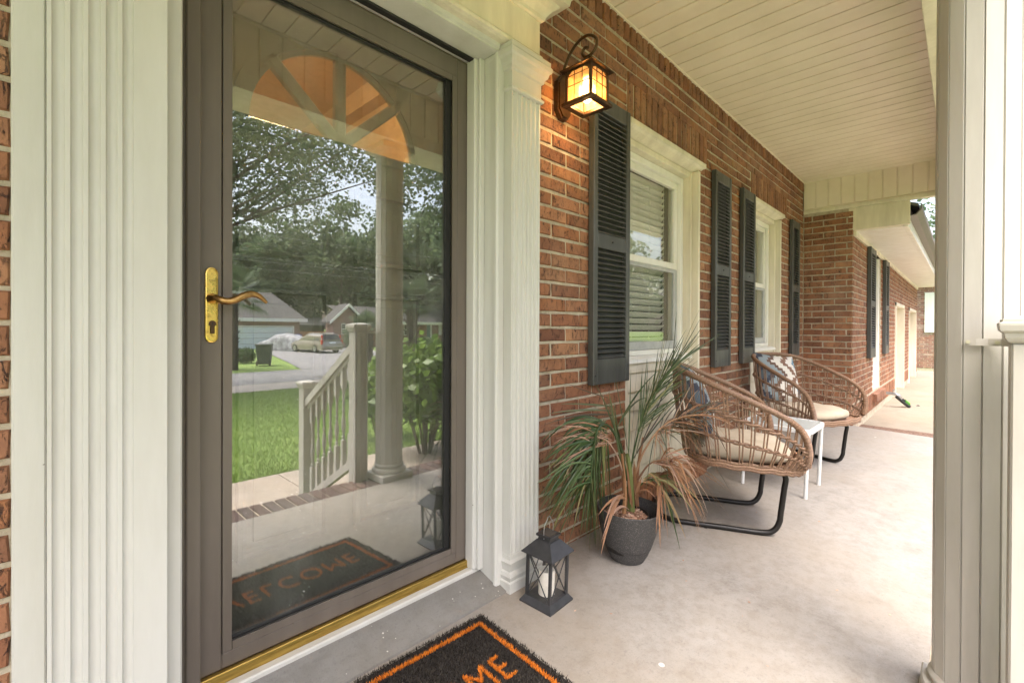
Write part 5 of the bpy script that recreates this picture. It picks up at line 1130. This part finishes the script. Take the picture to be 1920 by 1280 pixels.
# houses across the road
def fx(px, Y): return on_y(px, CY, 2*G-Y)[0]
def fz(px, py, Y): return on_y(px, py, 2*G-Y)[2]
def rect(m, px0, px1, py0, py1, Y, t_=.2, mi=0, dy=0): m.box(fx(px0, Y), fx(px1, Y), Y-t_+dy, Y+dy, fz((px0+px1)/2, py1, Y), fz((px0+px1)/2, py0, Y), mi)
Yg = mirrored(497, 43, 0)[1]
GH = thing('garage_house', 'brick house with a wide white garage door in the glass', 'house'); x0, x1 = fx(395, Yg), fx(562, Yg); ze = fz(497, 597, Yg); zr = fz(497, 566, Yg)
m = MB(); m.box(x0, x1, Yg-9, Yg, -1.0, ze); m.build('wall', 'far_brick', GH)
m = MB(); xr0, xr1 = x0+2.5, fx(540, Yg); ov = .5; a_ = [(x0-ov, Yg+ov, ze), (x1+ov, Yg+ov, ze), (x1+ov, Yg-9.5, ze), (x0-ov, Yg-9.5, ze), (xr0, Yg-4.5, zr+1.2), (xr1, Yg-4.5, zr+1.2)]; m.add(a_, [(0, 1, 5, 4), (1, 2, 5), (2, 3, 4, 5), (3, 0, 4), (3, 2, 1, 0)]); m.build('roof', 'roof_shingle', GH)
m = MB(); m.box(x0-ov, x1+ov+.05, Yg+ov+.005, Yg+ov+.06, ze-.28, ze+.02); m.build('fascia', 'vinyl', GH)
for k in range(4):
    m = MB(); za, zb2 = fz(497, 655, Yg), fz(497, 613, Yg); hh = (zb2-za)/4; m.rbox(fx(441, Yg), fx(548, Yg), Yg+.0, Yg+.05, za+k*hh+.015, za+(k+1)*hh-.015, .02); m.build('garage_panel', 'garage_door', GH)
m = MB(); rect(m, 548.2, 551, 612, 655, Yg, .1, 0, .1); rect(m, 439, 551, 610.5, 612.8, Yg, .1, 0, .1); m.build('door_trim', 'vinyl', GH)
Yb = mirrored(650, 44, 0)[1]
BH = thing('gabled_house', 'brick gabled house with white trimmed windows in the glass', 'house'); x0, x1 = fx(625, Yb), fx(676, Yb); za = fz(650, 600, Yb); zp = fz(650, 574, Yb); xm = (x0+x1)/2
m = MB(); m.prism([(x0, -1.0), (x1, -1.0), (x1, za), (xm, zp), (x0, za)], 'y', Yb-1.6, Yb); Yr = Yb-1.5; xe = fx(900, Yr); m.box(x1+.01, xe, Yr-6, Yr, -1.0, za+.1); m.build('wall', 'far_brick', BH)
m = MB()
for xa, xb, zq, zw in ((x0-.5, xm, za-.28, zp+.12), (xm, x1+.5, zp+.12, za-.28)): m.add([(xa, Yb+.35, zq), (xb, Yb+.35, zw), (xb, Yb-1.7, zw), (xa, Yb-1.7, zq), (xa, Yb+.35, zq+.12), (xb, Yb+.35, zw+.12), (xb, Yb-1.7, zw+.12), (xa, Yb-1.7, zq+.12)], [(0, 1, 2, 3), (7, 6, 5, 4), (0, 4, 5, 1), (0, 3, 7, 4), (1, 5, 6, 2)])
m.add([(x1, Yr+.6, za-.1), (xe, Yr+.6, za-.1), (xe, Yr-4, zp+.3), (x1-1, Yr-4, zp+.3)], [(0, 1, 2, 3)]); m.build('roof', 'roof_shingle', BH)
m = MB()
for xa, xb, zq, zw in ((x0-.5, xm, za-.3, zp+.1), (xm, x1+.5, zp+.1, za-.3)): m.add([(xa, Yb+.36, zq-.12), (xb, Yb+.36, zw-.12), (xb, Yb+.36, zw+.15), (xa, Yb+.36, zq+.15), (xa, Yb+.42, zq-.12), (xb, Yb+.42, zw-.12), (xb, Yb+.42, zw+.15), (xa, Yb+.42, zq+.15)], [(4, 5, 6, 7), (0, 4, 7, 3), (0, 1, 5, 4), (3, 7, 6, 2)])
m.box(x1, xe, Yr+.6, Yr+.68, za-.35, za-.05); m.build('fascia', 'vinyl', BH)
for pa, pb, ya_, yb2, YY in ((640, 647.5, 606, 627, Yb), (664, 671, 604, 620, Yb), (756.5, 765.5, 607, 629, Yr)):
    wv = MB(); rect(wv, pa, pb, ya_, yb2, YY, .02, 0, .05); ob = wv.build('window', 'vinyl', BH)
    for r_ in range(2):
        for c_ in range(2):
            g_ = MB(); wd, hh = (pb-pa), (yb2-ya_); rect(g_, pa+wd*(.16+.38*c_), pa+wd*(.46+.38*c_), ya_+hh*(.08+.46*r_), ya_+hh*(.46+.46*r_), YY, .02, 0, .075); g_.build('pane', 'car_glass', ob)
m = MB(); rect(m, 800, 806, 607, 634, Yr, .02, 0, .05); m.build('door', 'teal_door', BH); m = MB(); rect(m, 806.3, 809, 605, 634, Yr, .02, 0, .07); rect(m, 822, 828, 607, 628, Yr, .02, 0, .05); m.build('door_trim', 'vinyl', BH)
Yc = mirrored(595, 55, 0)[1]
CP = thing('carport', 'dark open carport with a grey roof between the two houses in the glass', 'carport'); m = MB(); m.add([(fx(560, Yc), Yc, fz(595, 609, Yc)), (fx(630, Yc), Yc, fz(595, 609, Yc)), (fx(632, Yc), Yc-5, fz(595, 594, Yc)), (fx(566, Yc), Yc-5, fz(595, 594, Yc))], [(0, 1, 2, 3)]); m.box(fx(560, Yc), fx(630, Yc), Yc-.2, Yc, fz(595, 610, Yc)-.1, fz(595, 609, Yc)-.01); m.build('roof', 'roof_shingle', CP)
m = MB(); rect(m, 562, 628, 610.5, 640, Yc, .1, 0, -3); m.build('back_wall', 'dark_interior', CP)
Yf = mirrored(593, 47, 0)[1]; FN = thing('board_fence', 'low wooden board fence behind the parked wagon in the glass', 'fence')
for k in range(17): m = MB(); a_ = 559+k*4; rect(m, a_, a_+3.7, 621, 640, Yf, .03); m.build('board', 'fence_wood', FN)
# wheelie bin
Bn = thing('wheelie_bin', 'dark grey wheelie bin standing at the kerb in the glass', 'bin', mirrored(496, 23.5, -.86), rad(25))
m = MB(); m.add([(s1*.27, s2*.30, .06) for s1, s2 in ((-1, -1), (1, -1), (1, 1), (-1, 1))]+[(s1*.34, s2*.40, .98) for s1, s2 in ((-1, -1), (1, -1), (1, 1), (-1, 1))], [(3, 2, 1, 0), (4, 5, 6, 7), (0, 1, 5, 4), (1, 2, 6, 5), (2, 3, 7, 6), (3, 0, 4, 7)]); m.rbox(-.36, .36, -.42, .42, .95, 1.0, .02); m.build('bin_body', 'bin_grey', Bn)
m = MB(); m.rbox(-.37, .37, -.43, .50, 1.0, 1.08, .03); m.build('lid', 'bin_grey', Bn)
for s in (-1, 1): MB().tube([(s*.24, .36, .13), (s*.32, .36, .13)], .13, 14).build('wheel', 'tyre', Bn)
# covered car and blue bin
Cv = thing('covered_car', 'car under a loose grey cover before the garage in the glass', 'car', mirrored(533, 38, -.85), rad(68)); m = MB(); v = []; f = []; sec = [(-2.3, .45, .5), (-2.1, .75, .78), (-1.2, .85, .92), (-.5, .85, 1.32), (.5, .85, 1.42), (1.3, .85, 1.3), (2.0, .8, 1.0), (2.3, .6, .6)]; na = 12
for i, (x, w_, h_) in enumerate(sec):
    for k in range(na+1): u = k/na; a_ = math.pi*u; wv = .03*math.sin(k*2.1+i*1.7); v.append((x, -w_*math.copysign(abs(math.cos(a_))**.6, math.cos(a_))*(1+.08*(1-math.sin(a_)))+wv, max(0.03, h_*math.sin(a_)**.55)+wv))
for i in range(len(sec)-1):
    for k in range(na): o = i*(na+1)+k; f.append((o, o+1, o+na+2, o+na+1))
m.add(v, f); m.build('cover', 'cover_cloth', Cv, True)
Bb = thing('recycling_bin', 'blue plastic bin half hidden behind the wagon in the glass', 'bin', mirrored(552, 40, -.85)); MB().rbox(-.5, .5, -.4, .4, 0, 1.25, .06).build('bin_body', 'blue_plastic', Bb); MB().rbox(-.53, .53, -.43, .43, 1.255, 1.32, .03).build('lid', 'blue_plastic', Bb)
# station wagon
cp = mirrored(592, 36, -.85); vd = unit(ray(592, CY)*np.array([1, 1, 0])); rd = np.array([vd[1], -vd[0], 0]); hd = vd*math.cos(rad(30))-rd*math.sin(rad(30)); hd[1] = -hd[1]; ang = math.atan2(hd[1], hd[0])
SW = thing('station_wagon', 'beige station wagon with red tail lights parked in the drive in the glass', 'car', cp, ang)
def loft(sec, wid, z0f):
    m = MB(); v = []; f = []; n_ = 10
    for x, zt, wb_, wt_ in sec:
        row = [(x, -wb_, z0f), (x, -wb_*1.02, z0f+(zt-z0f)*.35), (x, -wb_, z0f+(zt-z0f)*.7), (x, -wt_, zt-.03), (x, -wt_*.9, zt), (x, wt_*.9, zt), (x, wt_, zt-.03), (x, wb_, z0f+(zt-z0f)*.7), (x, wb_*1.02, z0f+(zt-z0f)*.35), (x, wb_, z0f)]; v += row
    for i in range(len(sec)-1):
        for k in range(n_-1): o = i*n_+k; f.append((o, o+n_, o+n_+1, o+1))
        f.append((i*n_, i*n_+n_-1, (i+1)*n_+n_-1, (i+1)*n_))
    f += [tuple(range(n_)), tuple(range((len(sec)-1)*n_, len(sec)*n_))[::-1]]; m.add(v, f); return m
loft([(-2.32, .80, .80, .78), (-2.25, .90, .87, .84), (-1.4, .95, .90, .87), (.6, .95, .90, .87), (1.5, .90, .88, .82), (2.1, .78, .84, .74), (2.35, .60, .72, .62)], .9, .24).build('body', 'car_paint', SW, 35)
loft([(-2.22, 1.02, .84, .80), (-1.95, 1.42, .80, .62), (-.5, 1.47, .82, .64), (.1, 1.44, .82, .62), (.95, .96, .84, .78)], .9, .92).build('cabin', 'car_paint', SW, 35)
for s in (-1, 1):
    for xa, xb in ((-1.90, -1.05), (-.98, -.25), (-.18, .42)):
        m = MB(); m.add([(xa, s*.845, .99), (xb, s*.845, .99), (xb-.12*(xb > .3)*2, s*.70, 1.36), (xa+.04, s*.70, 1.36)], [(0, 1, 2, 3)]); m.build('side_window', 'car_glass', SW)
    m = MB(); m.rbox(-2.31, -2.14, s*.80-.075, s*.80+.075, .66, 1.00, .02); m.rbox(-2.20, -2.03, s*.735-.05, s*.735+.05, 1.0, 1.34, .02); m.build('tail_light', 'tail_light', SW)
    for xw in (-1.42, 1.42): m = MB(); m.tube([(xw, s*.70, .32), (xw, s*.915, .32)], .32, 20); wh = m.build('wheel', 'tyre', SW); MB().tube([(xw, s*.905, .32), (xw, s*.925, .32)], .19, 14).build('rim', 'steel', wh)
m = MB(); m.add([(-2.262, -.66, 1.03), (-2.262, .66, 1.03), (-2.0, .56, 1.385), (-2.0, -.56, 1.385)], [(3, 2, 1, 0)]); m.build('rear_window', 'car_glass', SW)
m = MB(); m.rbox(-2.39, -2.18, -.86, .86, .34, .56, .05); m.build('bumper', 'car_paint', SW); m = MB(); m.rbox(-2.335, -2.30, -.26, .26, .72, .84, .01); m.build('number_plate', 'garage_door', SW); m = MB(); m.rbox(-1.7, .0, -.58, -.54, 1.475, 1.51, .01); m.rbox(-1.7, .0, .54, .58, 1.475, 1.51, .01); m.build('roof_rail', 'steel', SW)
# overhead wires
for k, (py, dz) in enumerate(((455, 0), (495, 0), (503, .05), (514, 0))):
    yy = -21.5-.3*k; zz = fz(600, py, yy); m = MB(); m.tube([(x, yy, zz+.25*((x-10)/20)**2+dz) for x in np.linspace(-20, 40, 25)], .007, 5); o = m.build('overhead_wire', 'wire'); tag(o, ['topmost thin overhead wire across the trees in the glass', 'second thin overhead wire from the top in the glass', 'third thin overhead wire from the top in the glass', 'lowest thin overhead wire across the trees in the glass'][k], 'wire', 'overhead wires')
# neighbouring house past the wing
NH = thing('neighbour_house', 'pale mottled brick house wall beyond the garage end', 'house', (0, 0, 0)); NX = 22.0
nb = MB(); z = -.3; k = 0
while z < 2.5:
    y = -4.2+(.11 if k % 2 else 0)
    while y < 3.0: nb.rbox(NX-.012, NX+.03, y, y+.205, z, z+.060, .006); y += .218
    z += .073; k += 1
MB().box(NX, NX+6, -6, 6, -.8, 3.0).build('wall', 'mortar', NH); nb.build('brickwork', 'far_brick', NH)['kind'] = 'stuff'
m = MB(); m.box(NX-.06, NX-.02, -1.35, -.3, .95, 2.35); ob = m.build('window', 'vinyl', NH); MB().box(NX-.065, NX-.061, -1.25, -.85, 1.05, 2.25).build('pane', 'garage_door', ob)
m = MB(); m.add([(NX-.6, -7, 2.95), (NX-.6, 7, 2.95), (NX+3, 7, 4.6), (NX+3, -7, 4.6), (NX-.6, -7, 2.8), (NX-.6, 7, 2.8)], [(0, 1, 2, 3), (0, 4, 5, 1)]); m.build('roof', 'roof_shingle', NH)
PLt = thing('path_light', 'small black garden path light before the neighbouring brick wall', 'lamp', (20.4, -1.42, -.30)); MB().tube([(0, 0, -.1), (0, 0, .42)], .03, 8).build('stake', 'black_metal', PLt); MB().lathe([(.05, .42), (.12, .44), (.12, .50), (.02, .56)], 12).build('lamp_head', 'black_metal', PLt)
